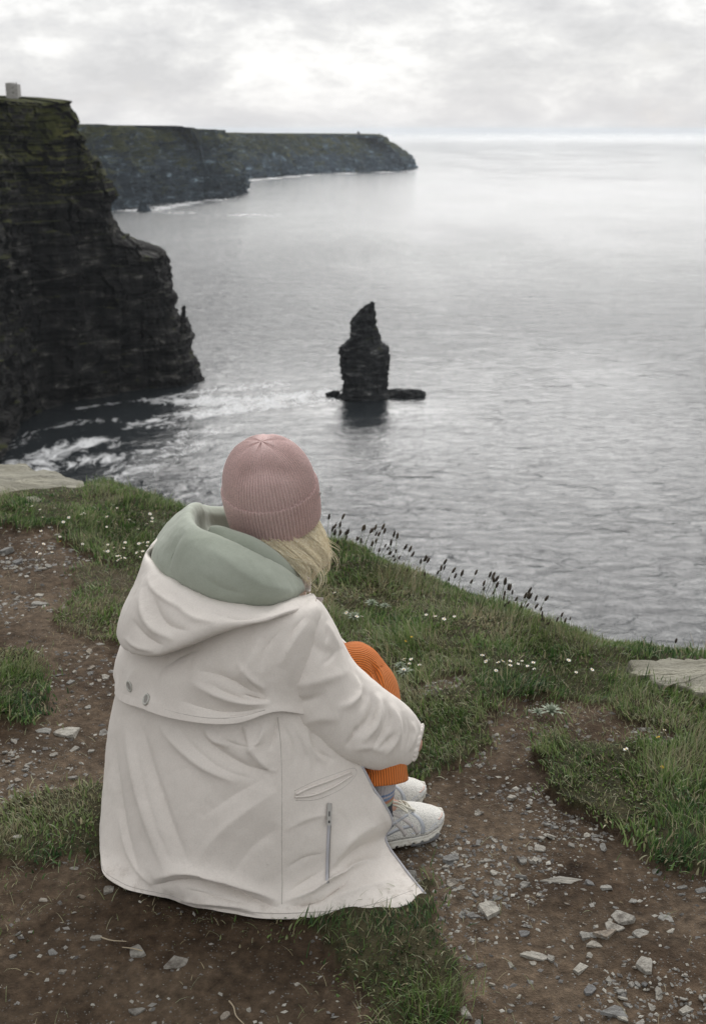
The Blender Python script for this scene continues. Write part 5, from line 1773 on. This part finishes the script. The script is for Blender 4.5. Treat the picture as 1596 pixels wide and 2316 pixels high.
def build_beanie(person, M):
    C = Q(611, 1110, 2.47)
    U, B, R = W(0, SINP, COSP), W(0, -COSP, SINP), W(1, 0, 0)
    A = -0.10 * R + 0.80 * U + 0.60 * B
    A /= np.linalg.norm(A)
    fwd = -0.6 * U + 0.8 * B          # toward the lower back of the head
    E2 = np.cross(A, R); E2 /= np.linalg.norm(E2)
    E1 = np.cross(E2, A)
    if E2 @ B < 0:
        E2 = -E2
    nrib = 84
    nc = nrib * 8
    a = np.linspace(0, 2 * np.pi, nc, endpoint=False)

    def ribs(sharp):
        return sharp * (0.5 + 0.5 * np.cos(nrib * a)) ** 0.7
    # body: from fold line up to the crown
    nr = 110
    th = np.linspace(np.pi / 2 + 0.22, 0.004, nr)
    hs = 0.014 + 0.117 * np.cos(th)
    rs = 0.0995 * np.sin(th) ** 0.92
    S = np.zeros((nr, nc, 3))
    for i in range(nr):
        t = np.pi / 2 - th[i]
        # six decrease lines pinch the top like a star
        near_top = smooth(0.75, 1.45, t)
        star = np.abs(np.cos(3 * (a + 0.35)))
        pinch = 1 - 0.055 * near_top * np.exp(-((1 - star) / 0.10) ** 2) * (rs[i] > 0.006)
        fade = 1 - 0.85 * smooth(1.1, 1.52, t)
        rr = rs[i] * pinch + 0.0040 * (ribs(1.0) - 0.5) * fade
        rr = rr + 0.002 * np.sin(2 * a + 0.6) * (1 - near_top)
        hh = hs[i] - 0.004 * near_top * np.exp(-((1 - star) / 0.12) ** 2) + 0.0 * a
        S[i] = C + rr[:, None] * (np.cos(a)[:, None] * E1 + np.sin(a)[:, None] * E2) + hh[:, None] * A
    # a soft dent under the crown
    P = S.reshape(-1, 3)
    px, _ = project(P)
    vis = ((P - C) @ B > 0)
    d, _, _ = polydist(px, [(560, 1075), (600, 1062), (645, 1072)])
    P = P - B * (0.006 * np.exp(-(d / 20) ** 2) * vis)[:, None]
    d, _, _ = polydist(px, [(655, 1010), (690, 1050)])
    P = P + B * (0.004 * np.exp(-(d / 16) ** 2) * vis)[:, None]
    me = make_mesh('beanie', P, grid_faces(nr, nc, True), [M['knit']], True)
    bn = obj('beanie', me, person)
    # turned-up brim, its upper edge a row of loops
    prof = [(-0.060, 0.0925), (-0.071, 0.0945), (-0.0735, 0.0980), (-0.070, 0.1008), (-0.05, 0.1028), (-0.025, 0.1040), (0.000, 0.1045), (0.010, 0.1043), (0.0145, 0.1036), (0.0165, 0.1020), (0.014, 0.0995), (0.006, 0.0985)]
    pr = spline(np.array(prof), 70)
    S = np.zeros((70, nc, 3))
    lean = 0.010 * np.cos(a - math.radians(-20))
    for i, (h, r) in enumerate(pr):
        rib = 0.0050 * (ribs(1.0) - 0.5)
        wob = 0.0012 * np.sin(nrib * a * 0.5) * smooth(0.008, 0.016, h)
        rr = r + rib * smooth(0.112, 0.106, r * 0 + 0.106) + 0.002 * np.sin(2 * a + .6)
        hh = h + wob
        S[i] = C + rr[:, None] * (np.cos(a)[:, None] * E1 + np.sin(a)[:, None] * E2) + hh[:, None] * A
    me = make_mesh('brim', S.reshape(-1, 3), grid_faces(70, nc, True), [M['knit']], True)
    br = obj('brim', me, bn)
    # little metal pin on the right of the brim
    c = Q(722, 1118, 2.455)
    pin = [c + W(-.004, 0, .005), c + W(.004, 0.002, .003), c + W(-.003, 0, -.006)]
    obj('pin', make_mesh('pin', *merge([tube([pin[0], pin[1]], 0.0011, 6), tube([pin[1], pin[2]], 0.0011, 6)]), [M['zip_metal']], True), bn)
    return C, A


def build_hair(person, M):
    r = np.random.default_rng(5)
    parts = []
    roots = [Q(590, 1222, 2.40), Q(620, 1226, 2.40), Q(650, 1222, 2.41), Q(680, 1210, 2.43), Q(702, 1192, 2.46), Q(710, 1175, 2.50)]
    mids = [Q(640, 1262, 2.37), Q(664, 1262, 2.37), Q(692, 1256, 2.385), Q(716, 1244, 2.415), Q(730, 1232, 2.45), Q(732, 1222, 2.50)]
    low = [Q(670, 1292, 2.365), Q(690, 1294, 2.365), Q(714, 1290, 2.385), Q(732, 1278, 2.415), Q(740, 1264, 2.455), Q(738, 1256, 2.51)]
    tips = [Q(694, 1306, 2.37), Q(692, 1324, 2.365), Q(698, 1322, 2.385), Q(710, 1314, 2.42), Q(722, 1298, 2.455), Q(722, 1290, 2.52)]
    guides = spline(np.stack([np.array(q) for q in (roots, mids, low, tips)], 1), 60)       # 60 guides x 4 pts
    for c in range(70):
        # a lock: strands that share one bend and draw together toward the tip
        g0 = guides[r.integers(60)].copy()
        g0 = g0 + r.normal(0, 1, 3) * 0.004 * np.array([0.4, 0.9, 1.3, 1.7])[:, None]
        loose = r.random() < 0.45
        if loose:
            g0[1:] += (r.normal(0, 0.010, (1, 3)) + W(.006, 0, 0)) * np.array([.3, 1, 1.6])[:, None]
        cut = r.uniform(0.58, 1.0)
        ph, fr, am = r.uniform(0, 6.28), r.uniform(3, 5.5), r.uniform(.0015, .007)
        for k in range(5 if loose else 24):
            g = g0 + r.normal(0, 0.0034, 3) * np.array([1.2, 1.0, 0.75, 0.45])[:, None]
            path = spline(g, 18)[: max(8, int(18 * cut * r.uniform(0.85, 1.0)))]
            n = len(path)
            t = np.linspace(0, 1, n)
            path[:, 0] += am * np.sin(fr * t + ph) * t
            path[:, 2] += 0.6 * am * np.cos(fr * t + ph) * t
            parts.append(tube(path, np.linspace(0.0008, 0.00025, n), 3, False))
    # wisps on the left of the neck
    for k in range(46):
        p0 = Q(r.uniform(500, 560), r.uniform(1192, 1222), 2.43)
        p1 = p0 + W(r.normal(-.006, .008), -.02, -0.012)
        p2 = p1 + W(r.normal(-.008, .010), -.012, r.normal(.0, .008))
        parts.append(tube(spline(np.array([p0, p1, p2]), 8), np.linspace(0.0007, 0.0003, 8), 3, False))
    V, F = merge(parts)
    obj('hair', make_mesh('hair', V, np.array(F), [M['hair']], True), person)


def build_legs(person, M):
    # right leg (near), left leg (far): hip - knee - ankle as flowing corduroy tubes
    tr = obj('trousers', None, person)
    for name, off in (('right_trouser_leg', W(0, 0, 0)), ('left_trouser_leg', W(-.085, .125, -.022))):
        hip, knee, ank = W(-.30, 2.36, .13), W(0.030, 2.405, .390), W(.056, 2.300, .160)
        path = np.array([hip, hip * .6 + knee * .4 + W(0, 0, .02), hip * .25 + knee * .75 + W(0, 0, .028), knee + W(-.028, 0.0, .012), knee + W(.004, -.003, -.012), knee * .8 + ank * .2 + W(.016, -.012, 0), knee * .45 + ank * .55 + W(.008, -.018, 0), ank + W(.002, -.004, .015)]) + off
        rad = np.array([.092, .082, .068, .055, .051, .054, .060, .064])
        n, nc = 130, 96
        C = spline(path, n)
        Rr = spline(rad, n)
        T, N, B = frames(C)
        a = np.linspace(0, 2 * np.pi, nc, endpoint=False)
        S = C[:, None] + Rr[:, None, None] * (np.cos(a)[None, :, None] * N[:, None] + np.sin(a)[None, :, None] * B[:, None])
        if off[1] == 0:
            S = fold(S, [([(836, 1490), (852, 1530), (858, 1580), (862, 1610)], 5, -0.006, 'ridge'), ([(845, 1492), (862, 1530), (868, 1570)], 5, 0.005, 'ridge'), ([(826, 1500), (844, 1545), (850, 1590)], 6, 0.004, 'ridge'), ([(800, 1715), (830, 1735), (872, 1735)], 6, 0.006, 'ridge'), ([(810, 1740), (840, 1752), (868, 1750)], 5, -0.005, 'ridge')], True)
        nr = n
        F = grid_faces(nr, nc, True)
        me = make_mesh(name, S.reshape(-1, 3), F, [M['cord']], True)
        # uv: v around the leg so that the cords run along it
        lay = me.uv_layers.new(name='UVMap')
        li = np.empty(len(me.loops), dtype=np.int32)
        me.loops.foreach_get('vertex_index', li)
        ui = (li // nc) / (nr - 1.0)
        vi = (li % nc) / float(nc)
        face_first = np.repeat(vi.reshape(-1, 4).max(1) > 0.9, 4) & (vi < 0.1)
        vi = np.where(face_first & np.repeat(vi.reshape(-1, 4).min(1) < 0.1, 4), vi + 1.0, vi)
        lay.data.foreach_set('uv', np.stack([ui, vi], 1).astype(np.float32).ravel())
        o = obj(name, me, tr)
        md = o.modifiers.new('thickness', 'SOLIDIFY')
        md.thickness = 0.003
    # socks
    for off in (W(0, 0, 0), W(-.035, .125, .002)):
        p = np.array([W(.058, 2.325, .25), W(.058, 2.318, .19), W(.054, 2.31, .14), W(.05, 2.30, .10), W(.06, 2.305, .06)]) + off
        nc = 96
        C = spline(p, 60)
        Rr = spline(np.array([.043, .041, .038, .037, .036]), 60)
        T, N, B = frames(C)
        a = np.linspace(0, 2 * np.pi, nc, endpoint=False)
        rb = 1 + 0.025 * np.cos(32 * a)
        S = C[:, None] + (Rr[:, None] * rb[None])[..., None] * (np.cos(a)[None, :, None] * N[:, None] + np.sin(a)[None, :, None] * B[:, None])
        sk = obj('sock', make_mesh('sock', S.reshape(-1, 3), grid_faces(60, nc, True), [M['sock']], True), person)


def build_shoe(person, M, toe, yaw, name):
    """a running shoe; local x runs heel (0) to toe (L), y across, z up"""
    L = 0.268
    root = obj(name, None, person, None)
    ax = W(math.cos(yaw), math.sin(yaw), 0)
    org = toe - ax * L
    root.location = org
    root.rotation_euler = (0, 0, yaw)
    s = np.linspace(0, 1, 90)
    hw = np.interp(s, [0, .03, .08, .2, .35, .5, .62, .75, .86, .94, .98, 1], [.012, .024, .032, .036, .034, .039, .046, .049, .044, .030, .018, .004])
    cy = np.interp(s, [0, .3, .6, .85, 1], [0, .002, .004, 0, -.006])
    bot = np.interp(s, [0, .06, .15, .55, .75, .9, 1], [.012, .004, .001, .001, .003, .014, .030])
    th = np.interp(s, [0, .2, .5, .8, 1], [.034, .033, .027, .022, .016])
    # sole: rounded box section
    nc = 40
    a = np.linspace(0, 2 * np.pi, nc, endpoint=False)
    sq = 1 / (np.abs(np.cos(a)) ** 5 + np.abs(np.sin(a)) ** 5) ** .2
    X = np.repeat((s * L)[:, None], nc, 1)
    flare = 1.05 - 0.05 * np.sin(a)
    Yy = cy[:, None] + (hw * 1.06)[:, None] * (np.cos(a) * sq * flare)[None]
    groove = 0.0016 * np.exp(-((np.sin(a) * sq - 0.1) / 0.10) ** 2)
    Yy = Yy - np.sign(np.cos(a))[None] * groove[None]
    Z = (bot + th / 2)[:, None] + (th / 2)[:, None] * (np.sin(a) * sq)[None]
    # tread notches
    notch = (np.sin(s * L * 2 * np.pi / 0.020) > 0.72)[:, None] & (np.sin(a) < -0.4)[None]
    Z = Z + notch * 0.004
    S = np.stack([X, Yy, Z], -1)
    F = [list(f) for f in grid_faces(90, nc, True)] + [list(range(nc))[::-1], list(range(89 * nc, 90 * nc))]
    obj('sole', make_mesh('sole', S.reshape(-1, 3), F, [M['sole']], True), root)
    # upper: dome sections, open collar at the ankle
    top = np.interp(s, [0, .05, .15, .28, .36, .45, .55, .68, .80, .90, .96, 1], [.075, .092, .096, .088, .088, .094, .087, .074, .063, .052, .044, .036])
    nu = 46
    b = np.linspace(0, np.pi, nu)
    k = np.interp(s, [0, .3, .6, 1], [.75, .7, .8, .9])
    X = np.repeat((s * L)[:, None], nu, 1)
    base = bot + th - 0.004
    Yy = cy[:, None] + hw[:, None] * np.sign(np.cos(b))[None] * np.abs(np.cos(b))[None] ** k[:, None]
    Z = base[:, None] + (top - base)[:, None] * np.sin(b)[None] ** 0.85
    X = X + 0.0
    S = np.stack([X, Yy, Z], -1)
    # collar opening: push the top centre of the rear half down inside
    F = []
    for i in range(89):
        for j in range(nu - 1):
            if .10 < s[i] < .33 and 15 < j < nu - 17:
                continue
            F.append([i * nu + j, (i + 1) * nu + j, (i + 1) * nu + j + 1, i * nu + j + 1])
    up = obj('upper', make_mesh('upper', S.reshape(-1, 3), F, [M['mesh']], True), root)
    md = up.modifiers.new('thickness', 'SOLIDIFY')
    md.thickness = 0.003

    def pt(si, bi, lift=0.0012):
        """a point on the upper: si along 0..1, bi 0 (right/near side) .. 1 (other side)"""
        h = np.interp(si, s, hw); c = np.interp(si, s, cy); tt = np.interp(si, s, top); bb = np.interp(si, s, base); kk = np.interp(si, s, k)
        an = np.pi * (1 - bi)
        return W(si * L, c + (h + lift) * np.sign(np.cos(an)) * abs(np.cos(an)) ** kk, bb + (tt - bb + lift) * np.sin(an) ** .85)

    def strip(line, w, mat, nm, lift=0.0016):
        ln = spline(np.array(line, float), 26)
        d = np.gradient(ln, axis=0)
        V = []
        for q, t in zip(ln, d):
            nn = W(-t[1] * 1.0, t[0], 0)[:2] / max(np.hypot(*t), 1e-9)
            nn = nn * np.array([w / L, w / 0.13])
            V += [pt(q[0] - nn[0] / 2, q[1] - nn[1] / 2, lift), pt(q[0] + nn[0] / 2, q[1] + nn[1] / 2, lift)]
        F = [[2 * i, 2 * i + 1, 2 * i + 3, 2 * i + 2] for i in range(25)]
        o = obj(nm, make_mesh(nm, np.array(V), F, [mat], True), up)
        m_ = o.modifiers.new('thickness', 'SOLIDIFY')
        m_.thickness = 0.0016
    for sd in (0, 1):
        def m_(q):
            return [(x, (y if sd == 0 else 1 - y)) for x, y in q]
        # two long stripes crossed by two sweeping ones
        strip(m_([(.40, .36), (.50, .28), (.60, .16), (.66, .03)]), .0095, M['stripe'], 'side_stripe')
        strip(m_([(.33, .33), (.42, .24), (.50, .13), (.55, .03)]), .0085, M['stripe'], 'side_stripe')
        strip(m_([(.20, .10), (.34, .13), (.48, .20), (.60, .30)]), .0055, M['silver'], 'side_stripe')
        strip(m_([(.20, .05), (.36, .07), (.50, .11), (.62, .14)]), .0055, M['silver'], 'side_stripe')
        strip(m_([(.70, .02), (.71, .12), (.69, .24), (.64, .34)]), .010, M['silver'], 'overlay')
        strip(m_([(.78, .02), (.86, .08), (.94, .10), (.985, .2)]), .014, M['silver'], 'toe_overlay')
        strip(m_([(.60, .02), (.75, .022), (.88, .03), (.97, .06)]), .008, M['silver'], 'toe_overlay')
        strip(m_([(.88, .16), (.93, .20), (.965, .30)]), .0055, M['peach'], 'toe_tab', 0.0024)
        strip(m_([(.36, .42), (.46, .40), (.58, .39), (.68, .42)]), .010, M['silver'], 'eyestay')
        strip(m_([(.02, .2), (.06, .18), (.14, .14), (.22, .06)]), .012, M['silver'], 'heel_overlay')
    # laces: five crossings, a bow
    lc = []
    for q in range(5):
        si = .42 + .052 * q
        lc.append(tube(spline(np.array([pt(si, .37, .003), pt(si + .02, .5, .0065), pt(si + .045, .63, .003)]), 10), .0026, 7))
        lc.append(tube(spline(np.array([pt(si, .63, .003), pt(si + .02, .5, .0085), pt(si + .045, .37, .003)]), 10), .0026, 7))
    kn = pt(.40, .5, .010)
    lc.append(tube(spline(np.array([kn, kn + W(.02, -.03, .008), kn + W(.045, -.040, -.012), kn + W(.04, -.02, -.006), kn]), 24), .0025, 7))
    lc.append(tube(spline(np.array([kn, kn + W(.0, -.006, .03), kn + W(-.005, .004, .062), kn + W(-.016, .008, .060), kn + W(-.014, .004, .02), kn]), 24), .0025, 7))
    lc.append(tube(spline(np.array([kn, kn + W(.02, .02, .004), kn + W(.04, .035, -.018), kn + W(.05, .04, -.03)]), 16), .0025, 7))
    lc.append(tube(spline(np.array([kn, kn + W(.03, -.012, .004), kn + W(.06, -.02, -.016), kn + W(.075, -.026, -.024)]), 16), .0025, 7))
    obj('laces', make_mesh('laces', *merge(lc), [M['lace']], True), root)
    return root


def capsule(p, q, r0, r1, n=10, seg=14):
    p, q = np.asarray(p, float), np.asarray(q, float)
    d = q - p
    ln = np.linalg.norm(d)
    d = d / ln
    path, rad = [], []
    for t in np.linspace(-np.pi / 2 + .12, 0, 5):
        path.append(p + d * r0 * np.sin(t)); rad.append(r0 * np.cos(t))
    for f in np.linspace(0, 1, n)[1:-1]:
        path.append(p + d * ln * f); rad.append(r0 + (r1 - r0) * f)
    for t in np.linspace(0, np.pi / 2 - .12, 5):
        path.append(q + d * r1 * np.sin(t)); rad.append(r1 * np.cos(t))
    return tube(path, rad, seg)


def hand(wrist, palm_dir, across, curl_dir, L=0.175, flip=1, curl=0.5):
    """palm + five curled fingers as closed capsules"""
    d = np.asarray(palm_dir, float); d /= np.linalg.norm(d)
    a = np.asarray(across, float); a -= d * a.dot(d); a /= np.linalg.norm(a)
    c = np.asarray(curl_dir, float); c -= d * c.dot(d); c -= a * c.dot(a); c /= np.linalg.norm(c)
    out = []
    pl = L * 0.52
    for k in (-1, -.33, .33, 1):
        out.append(capsule(wrist + a * k * .014, wrist + d * pl + a * k * .028, .013, .0115))
    for k, ln in ((-1, .86), (-.33, 1.0), (.33, .93), (1, .74)):
        p = wrist + d * pl + a * k * .028
        dirn = d.copy()
        tot = L * .50 * ln
        r = .0088
        for j, f in enumerate((.45, .30, .25)):
            ang = curl * (0.6 + 0.5 * j)
            dirn = dirn * math.cos(ang) + c * math.sin(ang)
            dirn /= np.linalg.norm(dirn)
            q = p + dirn * tot * f
            out.append(capsule(p, q, r, r * .9))
            p, r = q, r * .9
    p = wrist + d * pl * .25 - a * .018 * flip
    for v, r in ((-a * flip * .8 + d * .7 + c * .2, .0115), (-a * flip * .3 + d * .8 + c * .6, .0098)):
        v = v / np.linalg.norm(v)
        q = p + v * .032
        out.append(capsule(p, q, r, r * .88))
        p = q
    return out


def build_body(person, M, C, A):
    """head, neck, trunk, arms, hands, legs fused into one continuous skin"""
    parts = []
    look = W(0.05, 0.97, -0.08); look /= np.linalg.norm(look)
    up = W(0, 0.08, 1.0); up -= look * up.dot(look); up /= np.linalg.norm(up)
    rt = np.cross(look, up)
    hc = C + W(0.0, 0.012, -0.012)
    # skull
    th = np.linspace(0.02, np.pi - 0.02, 26)
    ph = np.linspace(0, 2 * np.pi, 36, endpoint=False)
    V = []
    for t in th:
        for p in ph:
            x, y, z = np.sin(t) * np.cos(p), np.sin(t) * np.sin(p), np.cos(t)
            jaw = smooth(0.1, -0.9, z)
            xx, yy, zz = .074 * x * (1 - .30 * jaw), (.094 * y + .012) * (1 - .12 * jaw) + .020 * jaw, .112 * z
            # brow, eye hollows
            if y > 0.3:
                yy -= .008 * np.exp(-((abs(x) - .38) / .2) ** 2 - ((z - .02) / .12) ** 2)
            V.append(hc + rt * xx + look * yy + up * zz)
    F = [list(f) for f in grid_faces(26, 36, True)] + [list(range(36))[::-1], list(range(25 * 36, 26 * 36))]
    parts.append((np.array(V), F))
    hp = lambda x, y, z: hc + rt * x + look * y + up * z
    parts.append(capsule(hp(0, .100, .012), hp(0, .120, -.028), .007, .011))
    for s_ in (-1, 1):
        parts.append(capsule(hp(.010 * s_, .112, -.030), hp(.006 * s_, .112, -.030), .006, .006))
        parts.append(capsule(hp(.072 * s_, .0, .012), hp(.074 * s_, -.006, -.034), .012, .009))
    parts.append(capsule(hp(-.020, .100, -.058), hp(.020, .100, -.058), .0065, .0065))
    parts.append(capsule(hp(-.016, .098, -.068), hp(.016, .098, -.068), .007, .007))
    parts.append(capsule(hp(-.012, .088, -.092), hp(.012, .088, -.092), .016, .016))
    nb = W(-.205, 2.50, .60)
    parts.append(capsule(hc - up * .05 - look * .012, nb, .052, .060))
    pel, che = W(-.33, 2.40, .13), W(-.24, 2.46, .47)
    parts.append(capsule(pel, che, .125, .120))
    parts.append(capsule(che, nb + W(0, 0, -.04), .115, .070))
    rsh, lsh = W(-.13, 2.33, .50), W(-.215, 2.55, .50)
    parts.append(capsule(rsh, lsh, .062, .062))
    # right arm: round the shins, its hand beyond the cuff on the far side
    re, rw = Q(820, 1632, 2.30), Q(930, 1682, 2.35)
    parts.append(capsule(rsh, re, .050, .040))
    parts.append(capsule(re, rw, .040, .026))
    hw_ = rw + W(-.004, .03, -.012)
    parts.append(capsule(rw, hw_, .024, .022))
    parts += hand(hw_, W(-.25, 1, -.32), W(0, .3, 1), W(-1, 0, 0), flip=-1, curl=.25)
    # left arm: round the far knee, fingertips on the near knee
    le, lw = W(-.07, 2.66, .29), W(.035, 2.60, .275)
    parts.append(capsule(lsh, le, .050, .040))
    parts.append(capsule(le, lw, .038, .026))
    tip = Q(905, 1584, 2.40)
    w0 = lw + W(.004, -.02, .003)
    parts += hand(w0, tip - w0, W(0, 0, 1), W(-1, .1, 0), L=np.linalg.norm(tip - w0) * 1.08, flip=-1, curl=.12)
    # legs inside the trousers
    for off in (W(0, 0, 0), W(-.085, .125, -.022)):
        hip, knee, ank = W(-.28, 2.37, .14), W(0.0, 2.41, .385), W(.052, 2.31, .11)
        parts.append(capsule(hip + off, knee + off, .078, .050))
        parts.append(capsule(knee + off, ank + off, .048, .032))
        parts.append(capsule(ank + off, ank + off + W(.075, .043, -.062), .030, .018))
    # sweatshirt over the trunk
    sw = [capsule(pel + W(.02, 0, .02), che, .136, .132), capsule(che, nb + W(0, 0, -.055), .127, .086), capsule(rsh, lsh, .070, .070)]
    so = obj('sweatshirt', make_mesh('sweatshirt', *merge(sw), [M['sage']], True), person)
    md = so.modifiers.new('fuse', 'REMESH')
    md.mode = 'VOXEL'
    md.voxel_size = 0.008
    md.use_smooth_shade = True
    sm = so.modifiers.new('soften', 'SMOOTH')
    sm.factor, sm.iterations = 0.5, 6
    V, F = merge(parts)
    me = make_mesh('body', V, F, [M['skin']], True)
    o = obj('body', me, person)
    md = o.modifiers.new('fuse', 'REMESH')
    md.mode = 'VOXEL'
    md.voxel_size = 0.0045
    md.use_smooth_shade = True
    sm = o.modifiers.new('soften', 'SMOOTH')
    sm.factor, sm.iterations = 0.5, 4


def build_person():
    M = {}
    M['coat'] = cloth_material('coat_cotton', (0.69, 0.645, 0.598), (0.725, 0.68, 0.632), 0.16, 1100.0, 0.8, True)
    M['coat_pink'] = cloth_material('collar_cotton', (0.52, 0.47, 0.45), (0.55, 0.50, 0.48), 0.15)
    M['seam'] = Mat('seam_thread').set(Base_Color=(0.42, 0.395, 0.365), Roughness=0.9).m
    M['stitch'] = Mat('stitch_thread').set(Base_Color=(0.47, 0.445, 0.415), Roughness=0.9).m
    M['sage'] = cloth_material('sage_fleece', (0.33, 0.36, 0.30), (0.40, 0.43, 0.37), 0.22, 1400.0, 0.95)
    M['sage_seam'] = Mat('sage_seam').set(Base_Color=(0.14, 0.165, 0.125), Roughness=0.95).m
    M['dark'] = Mat('dark_gap').set(Base_Color=(0.03, 0.03, 0.028), Roughness=0.9).m
    M['cloth_shadow'] = Mat('painted_cloth_shade').set(Base_Color=(0.30, 0.285, 0.265), Roughness=0.95).m  # shade painted as a colour for pocket slit, eyelet holes and zip edge
    M['metal_paint'] = Mat('painted_eyelet').set(Base_Color=(0.50, 0.50, 0.46), Roughness=0.4, Metallic=0.25).m
    M['zip_metal'] = Mat('zip_metal').set(Base_Color=(0.33, 0.32, 0.30), Roughness=0.35, Metallic=0.8).m
    M['zip_tape'] = Mat('zip_tape').set(Base_Color=(0.43, 0.43, 0.46), Roughness=0.6).m
    k = Mat('pink_knit')
    co = k.coord('Object')
    n = k.noise(co, 420.0, 3, 0.6)
    n2 = k.noise(co, 12.0, 3, 0.5)
    base = k.mix(k.ramp(n2, [(0.3, 0.0), (0.7, 1.0)]), (0.60, 0.43, 0.41), (0.66, 0.485, 0.465))
    k.set(Base_Color=k.mix(1.0, base, k.ramp(n, [(0.3, 0.70), (0.65, 1.12)]), 'MULTIPLY'), Roughness=0.95)
    k.bsdf.inputs['Sheen Weight'].default_value = 0.25
    k.bsdf.inputs['Specular IOR Level'].default_value = 0.15
    k.bump(n, 0.6, 0.002)
    M['knit'] = k.m
    h = Mat('blond_hair')
    hn = h.noise(h.coord('Object', (1, 1, 1)), 260.0, 3, 0.6)
    h.set(Base_Color=h.ramp(hn, [(0.3, (0.60, 0.48, 0.28)), (0.5, (0.86, 0.77, 0.56)), (0.7, (0.94, 0.89, 0.74))]), Roughness=0.42)
    M['hair'] = h.m
    c = Mat('orange_corduroy')
    uvv = c.coord('UV')
    rib = c.wave(uvv, 1.0 * 21, 0.0, 0.0, 'Y')
    cn = c.noise(c.coord('Object'), 9.0, 4)
    c.set(Base_Color=c.mix(1.0, c.mix(cn, (0.62, 0.158, 0.022), (0.78, 0.215, 0.036)), c.ramp(rib, [(0.0, 0.45), (0.5, 1.05)]), 'MULTIPLY'), Roughness=0.85)
    c.bsdf.inputs['Sheen Weight'].default_value = 0.3
    c.bsdf.inputs['Sheen Tint'].default_value = (1.0, 0.6, 0.35, 1)
    c.bump(rib, 0.8, 0.004)
    M['cord'] = c.m
    s = Mat('striped_sock')
    z = s.pos_sep('Z')
    zz = s.N.new('ShaderNodeMapRange')
    s.L.new(z, zz.inputs['Value'])
    zz.inputs['From Min'].default_value = 0.08
    zz.inputs['From Max'].default_value = 0.24
    bands = s.ramp(zz.outputs[0], [(0.0, (0.05, 0.055, 0.07)), (0.22, (0.05, 0.055, 0.07)), (0.25, (0.36, 0.40, 0.30)), (0.30, (0.46, 0.22, 0.14)), (0.34, (0.20, 0.28, 0.42)), (0.38, (0.52, 0.48, 0.50)), (0.41, (0.20, 0.27, 0.42)), (0.44, (0.55, 0.52, 0.53)), (1.0, (0.55, 0.50, 0.51))], 'CONSTANT')
    s.set(Base_Color=bands, Roughness=0.95)
    s.bump(s.noise(s.coord('Object'), 500.0, 2), 0.5, 0.002)
    M['sock'] = s.m
    me_ = Mat('shoe_mesh')
    v = me_.voronoi(me_.coord('Object'), 330.0)
    me_.set(Base_Color=me_.ramp(v, [(0.15, (0.30, 0.30, 0.29)), (0.42, (0.62, 0.61, 0.57))]), Roughness=0.8)
    me_.bump(v, 0.6, 0.002)
    M['mesh'] = me_.m
    so_ = Mat('shoe_foam')
    so_.set(Base_Color=so_.mix(so_.ramp(so_.noise(so_.coord('Object'), 60.0, 5, 0.7), [(0.5, 0.0), (0.7, 0.7)]), (0.62, 0.61, 0.55), (0.26, 0.20, 0.15)), Roughness=0.7)
    M['sole'] = so_.m
    M['silver'] = Mat('shoe_silver').set(Base_Color=(0.42, 0.44, 0.47), Roughness=0.45, Metallic=0.15).m
    M['stripe'] = Mat('shoe_stripe').set(Base_Color=(0.47, 0.44, 0.42), Roughness=0.45).m
    M['peach'] = Mat('shoe_peach').set(Base_Color=(0.56, 0.42, 0.36), Roughness=0.6).m
    M['lace'] = Mat('cream_lace').set(Base_Color=(0.66, 0.64, 0.55), Roughness=0.85).m
    M['skin'] = Mat('skin').set(Base_Color=(0.50, 0.29, 0.22), Roughness=0.5).m
    M['skin'].node_tree.nodes['Principled BSDF'].inputs['Subsurface Weight'].default_value = 0.0
    person = obj('person', None, None, (0, 0, 0), label='person in pale raincoat and pink beanie sitting on the cliff top hugging their knees', category='person')
    build_coat(person, M)
    build_hoods(person, M)
    C, A = build_beanie(person, M)
    build_hair(person, M)
    build_legs(person, M)
    build_shoe(person, M, W(.203, 2.390, 0.004), math.radians(30), 'right_shoe')
    build_shoe(person, M, W(.170, 2.505, 0.004), math.radians(26), 'left_shoe')
    build_body(person, M, C, A)


# ------------------------------------------------------------------ build everything
build_sea()
build_cliffs()
build_stack()
build_towers()
build_ground()
build_haze()
build_slabs()
gmat = build_grass()
build_person()
build_stones()
build_flowers(gmat)
